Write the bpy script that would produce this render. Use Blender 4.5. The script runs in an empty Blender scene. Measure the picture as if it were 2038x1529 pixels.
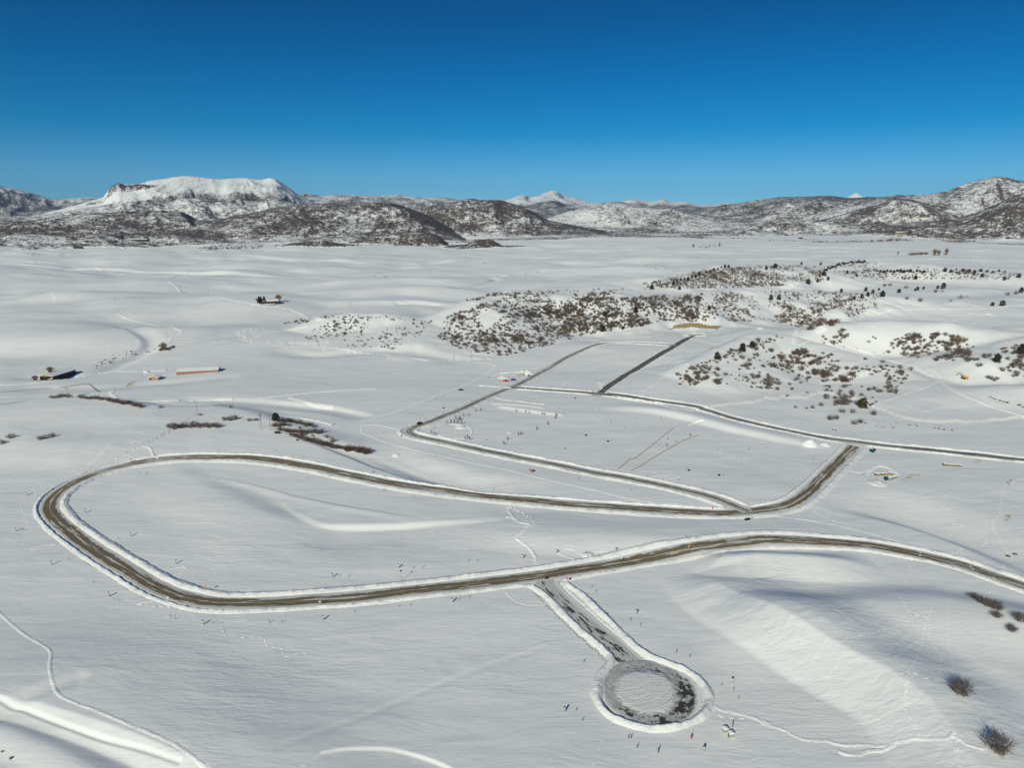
import bpy, math, random
import numpy as np
from math import radians, sin, cos, tan, atan, atan2, pi
random.seed(7); RS = np.random.RandomState(7)

# ------------------------------------------------------------------ camera, light, exposure
SC = bpy.context.scene
COL = SC.collection
W, H_IMG, F = 2038.0, 1529.0, 1359.0
HC = 160.0                      # camera height above the valley floor
PITCH = radians(14.02)
cam_d = bpy.data.cameras.new('camera'); cam = bpy.data.objects.new('camera', cam_d); COL.objects.link(cam)
cam_d.sensor_width = 36.0; cam_d.lens = 36.0 * F / W
cam_d.clip_start = 1.0; cam_d.clip_end = 120000.0
cam.location = (0, 0, HC); cam.rotation_euler = (pi / 2 - PITCH, 0, 0)
SC.camera = cam
SUN_EL, SUN_AZ = radians(30.0), radians(24.0)     # light travels towards (+sin AZ, +cos AZ)
world = bpy.data.worlds.new('World'); SC.world = world; world.use_nodes = True
wn = world.node_tree.nodes; wl = world.node_tree.links
for n in list(wn): wn.remove(n)
w_out = wn.new('ShaderNodeOutputWorld'); w_bg = wn.new('ShaderNodeBackground')
sky = wn.new('ShaderNodeTexSky'); sky.sky_type = 'NISHITA'; sky.sun_disc = False
sky.sun_elevation = SUN_EL; sky.sun_rotation = pi + SUN_AZ
sky.altitude = 2100; sky.air_density = 1.0; sky.dust_density = 0.3; sky.ozone_density = 3.0
w_tc = wn.new('ShaderNodeTexCoord'); w_sep = wn.new('ShaderNodeSeparateXYZ')
w_ramp = wn.new('ShaderNodeValToRGB'); w_mul = wn.new('ShaderNodeMixRGB'); w_mul.blend_type = 'MULTIPLY'; w_mul.inputs[0].default_value = 1
wl.new(w_tc.outputs['Generated'], w_sep.inputs[0]); wl.new(w_sep.outputs['Z'], w_ramp.inputs[0])
wl.new(sky.outputs[0], w_mul.inputs[1]); wl.new(w_ramp.outputs[0], w_mul.inputs[2])
wl.new(w_mul.outputs[0], w_bg.inputs[0]); wl.new(w_bg.outputs[0], w_out.inputs[0])
w_bg.inputs[1].default_value = 0.12
SKY_RAMP = [(0.0, (.19, .38, .62)), (.015, (.185, .415, .64)), (.048, (.155, .405, .59)), (.107, (.018, .325, .50)), (.176, (.0, .27, .45)), (.254, (.0, .20, .365)), (.45, (.03, .31, .50)), (1.0, (.06, .36, .55))]
def set_ramp(rn, stops):
    el = rn.color_ramp.elements
    while len(el) > 1: el.remove(el[-1])
    el[0].position = stops[0][0]; el[0].color = (*stops[0][1], 1)
    for p, c in stops[1:]:
        e = el.new(p); e.color = (*c, 1)
set_ramp(w_ramp, SKY_RAMP)
sun_d = bpy.data.lights.new('sun', 'SUN'); sun_d.energy = 3.4; sun_d.angle = radians(0.53); sun_d.color = (1.0, 0.955, 0.73)
sun = bpy.data.objects.new('sun', sun_d); COL.objects.link(sun); sun.rotation_euler = (pi / 2 - SUN_EL, 0, -SUN_AZ); sun.location = (-200, -400, 400)
SC.view_settings.view_transform = 'Standard'; SC.view_settings.look = 'None'
SC.view_settings.exposure = 0.14; SC.view_settings.gamma = 1.0

# ------------------------------------------------------------------ pixel <-> world
SP, CP = sin(PITCH), cos(PITCH)
def ray(px, py):
    px = np.asarray(px, float); py = np.asarray(py, float)
    a = (px - W / 2) / F; b = (py - H_IMG / 2) / F
    return a, CP - b * SP, -SP - b * CP          # dir x, y, z
def P(px, py, z=0.0):
    dx, dy, dz = ray(px, py); t = (np.asarray(z, float) - HC) / dz
    return dx * t, dy * t
def PD(px, py, dist):
    dx, dy, dz = ray(px, py); t = dist / np.hypot(dx, dy)
    return dx * t, dy * t, HC + dz * t

# ------------------------------------------------------------------ noise
def _hash(ix, iy, s):
    h = (ix.astype(np.int64) * 374761393 + iy.astype(np.int64) * 668265263 + s * 974634777) & 0xffffffff
    h = ((h ^ (h >> 13)) * 1274126177) & 0xffffffff
    return ((h ^ (h >> 16)) & 0xffff).astype(np.float32) / 65535.0
def noise(x, y, s=0):
    ix = np.floor(x); iy = np.floor(y); fx = (x - ix).astype(np.float32); fy = (y - iy).astype(np.float32)
    fx = fx * fx * fx * (fx * (fx * 6 - 15) + 10); fy = fy * fy * fy * (fy * (fy * 6 - 15) + 10)
    a = _hash(ix, iy, s); b = _hash(ix + 1, iy, s); c = _hash(ix, iy + 1, s); d = _hash(ix + 1, iy + 1, s)
    return (a + (b - a) * fx) * (1 - fy) + (c + (d - c) * fx) * fy
def fbm(x, y, s=0, o=4, g=0.5):
    v = 0; a = 1; t = 0
    for i in range(o):
        v = v + a * (noise(x, y, s + i * 17) - 0.5); t += a; a *= g
        x, y = (x * 1.62 + y * 1.18 + 5.3), (-x * 1.18 + y * 1.62 + 9.1)
    return v / t * 2
def ridged(x, y, s=0, o=4):
    v = 0; a = 1; t = 0
    for i in range(o):
        v = v + a * (1 - np.abs(noise(x, y, s + i * 17) * 2 - 1)); t += a; a *= 0.5
        x, y = (x * 1.62 + y * 1.18 + 5.3), (-x * 1.18 + y * 1.62 + 9.1)
    return v / t
def sstep(a, b, x):
    t = np.clip((x - a) / (b - a), 0, 1); return t * t * (3 - 2 * t)

# ------------------------------------------------------------------ polylines
def catmull(pts, step):
    pts = np.asarray(pts, float)
    if len(pts) > 2:
        p = np.vstack([2 * pts[0] - pts[1], pts, 2 * pts[-1] - pts[-2]]); out = []
        for i in range(1, len(p) - 2):
            n = max(2, int(np.linalg.norm(p[i + 1, :2] - p[i, :2]) / step))
            t = np.linspace(0, 1, n, endpoint=False)[:, None]
            out.append(0.5 * ((2 * p[i]) + (-p[i - 1] + p[i + 1]) * t + (2 * p[i - 1] - 5 * p[i] + 4 * p[i + 1] - p[i + 2]) * t ** 2 + (-p[i - 1] + 3 * p[i] - 3 * p[i + 1] + p[i + 2]) * t ** 3))
        pts = np.vstack(out + [pts[-1:]])
    d = np.r_[0, np.cumsum(np.linalg.norm(np.diff(pts[:, :2], axis=0), axis=1))]
    n = max(2, int(d[-1] / step) + 1); s = np.linspace(0, d[-1], n)
    return np.stack([np.interp(s, d, pts[:, k]) for k in range(pts.shape[1])], 1), s

# ------------------------------------------------------------------ terrain features
# a ridge: crest polyline (x, y, H) drawn left to right as seen from the camera; wf towards the camera, wb away from it
RIDGES = []
def ridge(pts, wf, wb, mode='add', shape='cos', spur=0.0, spur_len=300.0, step=None, seed=0, veg=None, rough=0.0, lowveg=0):
    p, s = catmull(pts, step or max(2.0, min(wf, wb) * 0.6))
    RIDGES.append(dict(p=p, s=s, wf=wf, wb=wb, mode=mode, shape=shape, spur=spur, spur_len=spur_len, seed=seed, veg=veg, rough=rough, lowveg=lowveg))
def rp(lst, wf, wb, H=None, **k):            # low features, crest given at pixel on plane z
    out = []
    n = len(lst)
    for i, q in enumerate(lst):
        h = q[2] if len(q) > 2 else H
        x, y = P(q[0], q[1], max(h, 0) * 0.9)
        out.append((float(x), float(y), h))
    ridge(out, wf, wb, **k)
def rd(lst, dist, wf, wb, **k):              # skyline features: (px, py) at a distance (or per point)
    out = []
    for q in lst:
        d = q[2] if len(q) > 2 else dist
        x, y, z = PD(q[0], q[1], d); out.append((float(x), float(y), float(z)))
    k.setdefault('step', dist * .006)
    ridge(out, wf, wb, mode='max', **k)
def eval_ridge(R, x, y, need_veg=False):
    p = R['p']; wf, wb = R['wf'], R['wb']; m = max(wf, wb)
    msk = (x > p[:, 0].min() - m) & (x < p[:, 0].max() + m) & (y > p[:, 1].min() - m) & (y < p[:, 1].max() + m)
    idx = np.nonzero(msk)[0]
    if len(idx) == 0: return None
    X = x[idx].astype(np.float32); Y = y[idx].astype(np.float32)
    best = np.full(len(idx), 1e18, np.float32); hh = np.zeros(len(idx), np.float32); side = np.zeros(len(idx), np.float32); tt = np.zeros(len(idx), np.float32)
    for i in range(len(p) - 1):
        ax, ay, ah = p[i, :3]; bx, by, bh = p[i + 1, :3]
        ex, ey = bx - ax, by - ay; L2 = ex * ex + ey * ey + 1e-9
        qx = X - np.float32(ax); qy = Y - np.float32(ay)
        t = np.clip((qx * np.float32(ex) + qy * np.float32(ey)) / np.float32(L2), 0, 1)
        d2 = (qx - t * np.float32(ex)) ** 2 + (qy - t * np.float32(ey)) ** 2
        b = d2 < best
        best[b] = d2[b]; hh[b] = ah + (bh - ah) * t[b]
        side[b] = (ex * qy[b] - ey * qx[b]) / math.sqrt(L2); tt[b] = R['s'][i] + t[b] * math.sqrt(L2)
    d = np.sqrt(best)
    f = np.clip(side / (d + 1e-3), -1, 1) * 0.5 + 0.5          # 1 = far side
    w = wf + (wb - wf) * f
    s = d / w
    if R['rough']:
        s = s * (1 + R['rough'] * fbm(X / (m * .35), Y / (m * .35), R['seed'] + 3, 4))
    s = np.clip(s, 0, 1)
    if R['shape'] == 'cos': pr = 0.5 + 0.5 * np.cos(pi * s)
    elif R['shape'] == 'scarp':
        ln = 1 - s; ln = np.where(s < .12, 1 - .06 - s * s / .24, ln) if False else 1 - s + .5 * .08 * np.exp(-s / .05) * 0
        lin_ = np.clip(1.04 - s * 1.08, 0, 1); lin_ = np.where(s > .9, (1 - s) ** 2 / .01 * .068 * .5 + (1 - s) * .34, lin_); lin_ = np.where(s < .08, 1 - s * s * 7.2, lin_)
        pr = np.where(f < .5, lin_, 0.5 + 0.5 * np.cos(pi * s))
    elif R['shape'] == 'lin': pr = (1 - s) * (1 - 0.25 * sstep(0.1, 0, s)) * (1 - 0 * s); pr = np.where(s < .06, pr * 1.0, pr)
    else: pr = (1 - s) ** 1.35
    z = hh * pr
    if R['spur']:
        sp = ridged(tt / R['spur_len'] + 0.8 * fbm(X / (2 * R['spur_len']), Y / (2 * R['spur_len']), R['seed'] + 9, 2), d / (R['spur_len'] * 3.0) + 3, R['seed'], 4) - 0.55
        z = z + hh * R['spur'] * sp * np.sqrt(np.clip(s, 0, 1)) * (1 - s) * 3.0
    return idx, z, s, tt, d, side

def base_h(x, y):
    r = np.hypot(x, y)
    h = 20.0 * fbm(x / 900.0 + 3.1, y / 700.0, 5, 3) * sstep(700, 1800, r)
    h = h + 14.0 * fbm(x / 260.0, y / 210.0, 11, 3) * sstep(500, 1100, r) * sstep(5200, 3500, r)
    h = h + 1.05 * fbm(x / 70.0, y / 55.0, 21, 3) * (1 - 0.3 * sstep(300, 900, r))
    h = h + 0.10 * fbm(x / 14.0, y / 9.0, 31, 3) * sstep(1100, 500, r)
    h = h + 60 * fbm(x / 2600.0, y / 2600.0, 41, 4) * sstep(7000, 12000, r)
    return h

# ---- near ground
rp([(1400,1140,.3),(1440,1165,4.6),(1560,1230,7.6),(1680,1290,8.2),(1800,1345,8.0),(1890,1430,7.2),(1960,1540,6)], 24, 42, spur=.05, spur_len=4.5, seed=90, shape='scarp')
rp([(1400,1108,.5),(1440,1112,4.2),(1500,1106,5.4),(1560,1107,5.2),(1640,1112,4.4),(1740,1122,.5)], 16, 15, shape='scarp')
rp([(-60,1372,3.2),(0,1383,3.4),(76,1398,3.4),(230,1445,3.4),(380,1509,3.2),(470,1562,3)], 8, 60, shape='scarp')
rp([(-60,1432,2.4),(0,1447,1.7),(60,1474,1.7),(150,1514,1.6),(240,1562,1.6)], 10, 8)
rp([(610,1540,-.3),(640,1514,-.45),(700,1500,-.55),(770,1497,-.6),(830,1509,-.7),(890,1533,-.7),(930,1560,-.6)], 14, .9)
rp([(-40,1402,-.6),(0,1405,-.8),(100,1440,-.8),(190,1472,-.8),(280,1500,-.7),(360,1530,-.6)], 1.4, .9)
rp([(560,1015,-.5),(620,1046,-1.0),(680,1053,-2.0),(780,1052,-2.2),(880,1047,-1.5),(1000,1042,-.3)], 44, 5)
rp([(430,955,.15),(500,968,.35),(640,1000,.45),(740,1018,.45),(830,1035,.15)], 7, 1.3)
rp([(560,862,-.6),(640,890,-1.5),(720,915,-2.2),(810,945,-2.5),(860,962,-1)], 7, 14)
rp([(730,900,-1),(800,923,-3.5),(870,948,-4),(940,968,-3.5),(1030,978,-1.5),(1120,984,-.4)], 12, 26)
rp([(880,1046,.6),(1000,1054,2.2),(1100,1060,3),(1250,1067,3.4),(1400,1068,3.2),(1550,1060,2.6),(1700,1080,1)], 22, 36)
rp([(330,930,.3),(390,968,1.2),(470,1000,1.8),(540,1028,1.8),(590,1046,.6)], 42, 17)
rp([(1690,1008,-1),(1800,1030,-3.5),(1880,1055,-4.2),(1965,1088,-3),(2060,1130,-2)], 13, 42)
rp([(1210,812,.5),(1290,813,2.6),(1380,828,3),(1480,853,3),(1600,878,1.5),(1660,890,.3)], 10, 26)
rp([(1000,806,1.6),(1060,815,2),(1115,823,1.4)], 5.5, 5)
rp([(985,800,1.2),(1040,803,1.2),(1080,809,1)], 3.5, 3.5)
rp([(-80,800,9),(60,797,9),(180,795,9),(260,806,8.5),(330,815,7.5),(430,812,6),(520,835,5),(600,868,3.5),(700,895,2),(760,915,.6)], 150, 32)
rp([(1500,1250,3),(1700,1210,4),(1900,1200,4),(2060,1230,4)], 34, 22)
rp([(0,880,2),(120,900,3),(250,890,2),(380,880,.4)], 40, 40)
rp([(150,1370,-.6),(60,1400,-.9),(0,1430,-1.0)][::-1], 6, 6)
# pad behind the light strip in the foreground
rp([(560,1500,-.12),(700,1440,-.16),(900,1352,-.16),(1080,1290,-.12)], 3.2, 2.4)
# valley swells on the left
rp([(150,608,3),(260,612,15),(400,606,19),(540,608,17),(640,618,7)], 150, 260)
rp([(-120,640,8),(60,648,16),(200,652,17),(320,668,11),(400,690,2)], 120, 220)
rp([(-80,560,10),(120,556,12),(300,562,9),(480,556,5)], 240, 420)
rp([(600,560,6),(760,556,12),(900,562,10),(1000,572,3)], 140, 260)
rp([(700,614,3),(760,610,5),(830,606,5),(930,611,2)], 9, 90)
rp([(1000,520,4),(1150,528,12),(1300,532,12),(1420,530,4)], 160, 320)
rp([(640,528,3),(760,534,9),(880,530,9),(960,524,3)], 190, 330)
rp([(240,660,-1.5),(300,690,-3),(250,715,-3.5),(160,742,-3),(60,745,-2)][::-1], 22, 12)
# drains and terraces of the valley floor
rp([(-40,530,-4),(150,538,-6),(330,545,-6),(520,551,-5),(660,556,-2)], 60, 28)
rp([(480,516,-4),(640,522,-7),(780,524,-7),(900,518,-6),(980,512,-3)], 90, 40)
rp([(230,712,-1.5),(330,697,-2.5),(450,676,-3),(560,656,-3),(625,640,-2)], 16, 9)
rp([(900,590,-2),(950,578,-4),(985,566,-4),(965,552,-4),(1000,540,-3)], 22, 16)
rp([(40,600,3),(90,590,9),(150,588,8),(230,592,3)], 120, 90)
rp([(640,588,3),(760,582,9),(860,580,10),(940,586,4)], 90, 120)
rp([(380,796,-1),(520,800,-2),(650,812,-2.4),(720,826,-1.5)], 20, 8)
rp([(60,770,-1),(200,772,-1.8),(320,762,-2),(450,752,-1)], 26, 14)
rp([(1040,548,3),(1150,552,7),(1260,556,6),(1330,552,2)], 90, 110)
# scrub knolls and ridges of the middle distance
VEG_NEAR = []
rp([(585,668,2),(620,646,14),(660,634,22),(710,627,25),(770,631,22),(830,640,15),(880,652,9)], 78, 70, mode='max', shape='cos', rough=.25)
rp([(850,650,12),(900,627,26),(950,606,38),(1010,592,43),(1080,586,43),(1150,592,41),(1250,590,42),(1350,586,40),(1450,580,38),(1550,577,35),(1660,577,30),(1760,583,20)], 165, 120, mode='max', rough=.3, spur=.10, spur_len=60, seed=5)
rp([(1215,578,6),(1300,562,20),(1390,542,32),(1470,531,40),(1560,529,38),(1640,536,26),(1700,540,10)], 190, 150, mode='max', rough=.3, spur=.08, spur_len=80, seed=8)
rp([(1620,545,10),(1700,523,24),(1800,530,20),(1900,541,18),(2060,543,16)], 130, 160, mode='max', rough=.2, seed=18)
rp([(1325,752,4),(1380,728,14),(1450,698,20),(1530,672,23),(1610,688,22),(1700,706,19),(1780,728,14),(1830,760,5)], 105, 46, mode='max', rough=.22, spur=.06, spur_len=40, seed=12)
rp([(1560,668,16),(1640,657,28),(1760,650,32),(1880,656,34),(2000,668,34),(2150,660,36)], 75, 160, mode='max', rough=.2, seed=13)
rp([(1900,760,5),(1950,722,22),(2020,690,32),(2120,670,40)], 70, 120, mode='max', rough=.2, seed=14)
rp([(1840,800,2),(1920,780,7),(2000,770,12),(2120,760,16)], 60, 60, mode='max', rough=.15, seed=15)
rp([(1200,655,.5),(1300,643,6),(1380,639,10),(1450,644,8),(1520,650,2)], 24, 40, mode='add')
# creek hollow in front of the mid ridge
rp([(560,700,-1),(640,706,-3),(760,700,-3),(900,712,-3)], 30, 18)
# ---- scrub hills beyond the plain
rd([(-140,452),(-60,446),(0,441),(60,440),(120,432),(180,422),(250,419),(300,418),(345,420),(375,428),(405,446),(440,470)], 5400, 1000, 900, spur=.25, spur_len=260, seed=21, veg=.60, rough=.25)
rd([(430,440),(505,424),(560,412),(620,408),(700,410),(740,406),(770,404),(800,410),(830,420),(860,433),(885,448),(930,473)], 5200, 900, 800, spur=.22, spur_len=230, seed=22, veg=.62, rough=.2)
rd([(800,436),(840,418),(880,405),(940,400),(990,402),(1030,410),(1065,426),(1090,440),(1150,452),(1220,468)], 5900, 1000, 900, spur=.22, spur_len=230, seed=23, veg=.62, rough=.2)
rd([(590,486),(620,481),(650,479),(678,486)], 3600, 90, 90, seed=24, veg=.7, rough=.3)
rd([(690,486),(740,472),(800,463),(850,461),(875,468),(893,484)], 4050, 260, 240, spur=.1, spur_len=120, seed=25, veg=.62, rough=.3)
rd([(925,485),(950,476),(975,474),(1002,487)], 3700, 150, 120, seed=26, veg=.7, rough=.3)
rd([(1090,436),(1140,420),(1180,408),(1227,403),(1260,407),(1330,418),(1400,430),(1450,442)], 7800, 1300, 1000, spur=.25, spur_len=350, seed=27, veg=.42, rough=.2)
rd([(1080,462),(1180,468),(1300,466),(1400,462),(1500,458)], 5600, 300, 400, spur=.2, spur_len=200, seed=28, veg=.45, rough=.3)
rd([(1560,436),(1650,440),(1720,446),(1800,448)], 6400, 500, 400, spur=.3, spur_len=250, seed=29, veg=.5, rough=.3)
rd([(1640,440),(1720,418),(1770,403),(1800,396),(1828,400),(1860,412),(1900,430),(1940,440)], 6900, 900, 700, spur=.3, spur_len=300, seed=30, veg=.6, rough=.2)
rd([(1900,438),(1940,424),(1990,405),(2038,386),(2120,372),(2250,368)], 5900, 800, 800, spur=.25, spur_len=260, seed=31, veg=.66, rough=.2)
rd([(1800,398),(1860,391),(1885,387),(1905,379),(1930,370),(1960,360),(1985,357),(2010,362),(2038,362),(2100,370),(2250,380)], 7900, 1700, 1200, spur=.3, spur_len=420, seed=32, veg=.5, rough=.15)
rd([(1380,418),(1430,408),(1480,401),(1500,398),(1545,388),(1600,387),(1650,386),(1690,390),(1750,390),(1800,388),(1860,392),(1960,400)], 11000, 2600, 1800, spur=.3, spur_len=600, seed=33, veg=.62, rough=.15)
rd([(1430,432),(1500,424),(1580,404),(1660,400),(1730,412),(1790,420)], 8600, 1200, 900, spur=.3, spur_len=380, seed=34, veg=.55, rough=.2)
rd([(-80,474),(0,472),(60,468),(120,471),(200,466),(260,470),(330,468),(400,473)], 4400, 330, 300, spur=.3, spur_len=150, seed=35, veg=.55, rough=.3)
rd([(470,474),(540,466),(620,470),(700,466),(780,474)], 4500, 330, 300, spur=.3, spur_len=150, seed=36, veg=.5, rough=.3)
rd([(1010,474),(1080,470),(1150,474),(1250,478)], 4700, 260, 300, spur=.3, spur_len=150, seed=37, veg=.5, rough=.3)
# ---- high mountains
rd([(60,432),(120,418),(170,404),(212,393),(216,378),(240,369),(262,369),(280,367),(300,360),(330,355),(355,350),(385,350),(430,358),(475,355),(520,357),(542,353),(560,362),(580,376),(600,391),(625,404),(680,424)], 10200, 2300, 1700, spur=.15, spur_len=330, seed=41, lowveg=0.68, veg=.22, rough=.08, step=60, shape='pow')
rd([(206,402),(212,393),(216,380),(228,371),(240,368.5),(262,368),(284,366)], 9900, 420, 900, spur=.2, spur_len=120, seed=48, veg=.62, rough=.2, step=40)
rd([(60,430),(140,420),(220,410),(300,401),(340,404),(385,396),(430,401),(480,398),(530,402),(590,408),(640,416),(720,430)], 8700, 1300, 900, spur=.4, spur_len=330, seed=42, veg=.44, rough=.25)
rd([(-260,350),(-120,362),(-40,366),(0,373),(25,379),(60,385),(105,396),(150,394),(180,391),(260,394)], 16500, 3600, 2500, spur=.3, spur_len=900, seed=43, lowveg=0.62, veg=.45, rough=.15, step=110)
rd([(560,400),(600,388),(640,390),(660,387),(690,387),(730,390),(790,390),(850,395),(880,397),(930,404),(1000,412)], 14500, 3200, 2000, spur=.3, spur_len=800, seed=44, lowveg=0.6, veg=.45, rough=.15, step=110)
rd([(960,404),(1010,396),(1026,390),(1040,387),(1052,391),(1070,388),(1085,382),(1100,377),(1112,381),(1122,387),(1145,392),(1170,400),(1215,407)], 22000, 4600, 3000, spur=.3, spur_len=900, seed=45, lowveg=0.66, veg=.28, rough=.12, step=110, shape='pow')
rd([(1215,407),(1240,402),(1258,399),(1272,400),(1292,404),(1312,400),(1326,400),(1340,404),(1352,401),(1368,404),(1400,408),(1450,406),(1500,404),(1560,408)], 20000, 4000, 2500, spur=.3, spur_len=900, seed=46, lowveg=0.66, veg=.30, rough=.12, step=110)
rd([(1686,394),(1697,386),(1703,383.5),(1709,386),(1720,394)], 28000, 1500, 1500, seed=47, veg=.02, step=120)

def height(x, y, want_veg=False):
    x = np.asarray(x, float).ravel(); y = np.asarray(y, float).ravel()
    h = base_h(x, y); top = np.full(len(x), -1e9); veg = np.zeros(len(x))
    topz = np.zeros(len(x))
    for R in RIDGES:
        e = eval_ridge(R, x, y)
        if e is None: continue
        idx, z, s, tt, d, side = e
        if R['mode'] == 'add': h[idx] += z
        else:
            old = topz[idx]; k = np.maximum(4.0, 0.06 * np.abs(z))
            # smooth maximum
            hd = np.clip(0.5 + 0.5 * (z - old) / k, 0, 1)
            nz = old * (1 - hd) + z * hd + k * hd * (1 - hd) - k * .25 * 0
            nz = np.where((old == 0) & (z <= 0.01), 0, nz)
            topz[idx] = np.where(s < 0.999, nz, old)
            if R['veg'] is not None:
                v = R['veg'] * (0.15 + 0.85 * sstep(1.0, 0.75, s)) + .16 * sstep(.14, .0, s)
                if R['lowveg']: v = R['veg'] + (R['lowveg'] - R['veg']) * sstep(.20, .45, s)
                veg[idx] = np.where((z > old - 2) & (s < 0.98), v, veg[idx])
    topz = topz * (1 + .20 * fbm(x / 75.0, y / 75.0, 451, 4) * sstep(3000, 2200, np.hypot(x, y)))
    h = h + topz
    r = np.hypot(x, y)
    if want_veg:
        vn = fbm(x / 620.0, y / 520.0, 401, 4) * .5 + .5
        vv = (.12 + .62 * sstep(.40, .62, vn)) * sstep(4250, 4800, r + 300 * fbm(x / 500, y / 500, 411, 2) - 500 * sstep(0, 400, -x)) * .72
        vv = vv * sstep(60, 15, topz) * sstep(10500, 8500, r)
        veg = np.maximum(veg, vv)
        return h, veg
    return h

# ------------------------------------------------------------------ polar ground grid centred under the camera
az = np.radians(np.r_[np.arange(-62, -43, 0.5), np.linspace(-43, 43, 1150), np.arange(43.5, 62.5, 0.5)])
r1 = 160.0 * np.tan(np.linspace(atan(70 / 160.0), atan(1200 / 160.0), 900))
r2 = np.geomspace(1200, 5200, 330)[1:]
r3 = np.geomspace(5200, 34000, 430)[1:]
RR = np.r_[r1, r2, r3]; n1, n2 = len(r1), len(r1) + len(r2)
GX = RR[:, None] * np.sin(az)[None, :]; GY = RR[:, None] * np.cos(az)[None, :]
_z, _v = height(GX.ravel(), GY.ravel(), True)
GZ = _z.reshape(GX.shape); GV = _v.reshape(GX.shape)
_gx = np.gradient(GZ, axis=1) / (np.gradient(az)[None, :] * RR[:, None])
_gy = np.gradient(GZ, axis=0) / np.gradient(RR)[:, None]
_lee = np.clip(-_gx * .55 + _gy * -.25, 0, .4)         # slopes turned away from the sun keep more brush
GV = np.where(GV > .1, np.clip(GV + .04 + .75 * _lee, 0, 1), GV)
SLOPE = np.maximum.accumulate((GZ - HC) / RR[:, None], axis=0)
def hit(px, py):
    """first point of the ground seen through a pixel of the photograph"""
    dx, dy, dz = ray(px, py); dx = np.atleast_1d(dx); dy = np.atleast_1d(dy); dz = np.atleast_1d(dz)
    hz = np.hypot(dx, dy); a = np.arctan2(dx, dy); sl = dz / hz
    out = np.zeros((len(a), 3))
    ci = np.clip(np.searchsorted(az, a), 1, len(az) - 1)
    ci = np.where(np.abs(az[ci] - a) < np.abs(az[ci - 1] - a), ci, ci - 1)
    for i in range(len(a)):
        col = SLOPE[:, ci[i]]
        k = int(np.searchsorted(col, sl[i])); k = min(max(k, 1), len(RR) - 1)
        s0, s1 = col[k - 1], col[k]; t = 0.0 if s1 <= s0 else float(np.clip((sl[i] - s0) / (s1 - s0), 0, 1))
        r = RR[k - 1] + (RR[k] - RR[k - 1]) * t
        out[i] = (r * sin(a[i]), r * cos(a[i]), GZ[k - 1, ci[i]] * (1 - t) + GZ[k, ci[i]] * t)
    return out
def ground(x, y):
    x = np.atleast_1d(np.asarray(x, float)); y = np.atleast_1d(np.asarray(y, float))
    r = np.clip(np.hypot(x, y), RR[0], RR[-1] - 1); a = np.clip(np.arctan2(x, y), az[0], az[-1] - 1e-6)
    i = np.clip(np.searchsorted(RR, r) - 1, 0, len(RR) - 2); j = np.clip(np.searchsorted(az, a) - 1, 0, len(az) - 2)
    u = (r - RR[i]) / (RR[i + 1] - RR[i]); v = (a - az[j]) / (az[j + 1] - az[j])
    return (GZ[i, j] * (1 - u) + GZ[i + 1, j] * u) * (1 - v) + (GZ[i, j + 1] * (1 - u) + GZ[i + 1, j + 1] * u) * v

# ------------------------------------------------------------------ mesh and material helpers
def mesh_np(name, V, Fq, mat, smooth=True, parent=None, attrs=None, uv=None):
    V = np.asarray(V, np.float32); Fq = np.asarray(Fq, np.int32)
    me = bpy.data.meshes.new(name); k = Fq.shape[1]
    me.vertices.add(len(V)); me.vertices.foreach_set('co', V.ravel())
    me.loops.add(Fq.size); me.loops.foreach_set('vertex_index', Fq.ravel())
    me.polygons.add(len(Fq)); me.polygons.foreach_set('loop_start', np.arange(0, Fq.size, k, dtype=np.int32))
    me.polygons.foreach_set('loop_total', np.full(len(Fq), k, np.int32))
    me.polygons.foreach_set('use_smooth', np.full(len(Fq), smooth))
    if attrs:
        for an, av in attrs.items():
            at = me.attributes.new(an, 'FLOAT', 'POINT'); at.data.foreach_set('value', np.asarray(av, np.float32).ravel())
    if uv is not None:
        l = me.uv_layers.new(name='UVMap'); l.data.foreach_set('uv', np.asarray(uv, np.float32)[Fq.ravel()].ravel())
    me.update(); me.validate()
    if mat: me.materials.append(mat)
    o = bpy.data.objects.new(name, me); COL.objects.link(o)
    if parent: o.parent = parent
    return o
def grid_faces(nr, nc, keep=None):
    i = np.arange(nr - 1)[:, None] * nc + np.arange(nc - 1)[None, :]
    f = np.stack([i, i + 1, i + nc + 1, i + nc], -1)
    return f.reshape(-1, 4) if keep is None else f[keep]
def tag(o, label=None, cat=None, group=None, kind=None):
    if label: o['label'] = label
    if cat: o['category'] = cat
    if group: o['group'] = group
    if kind: o['kind'] = kind
    return o
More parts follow.
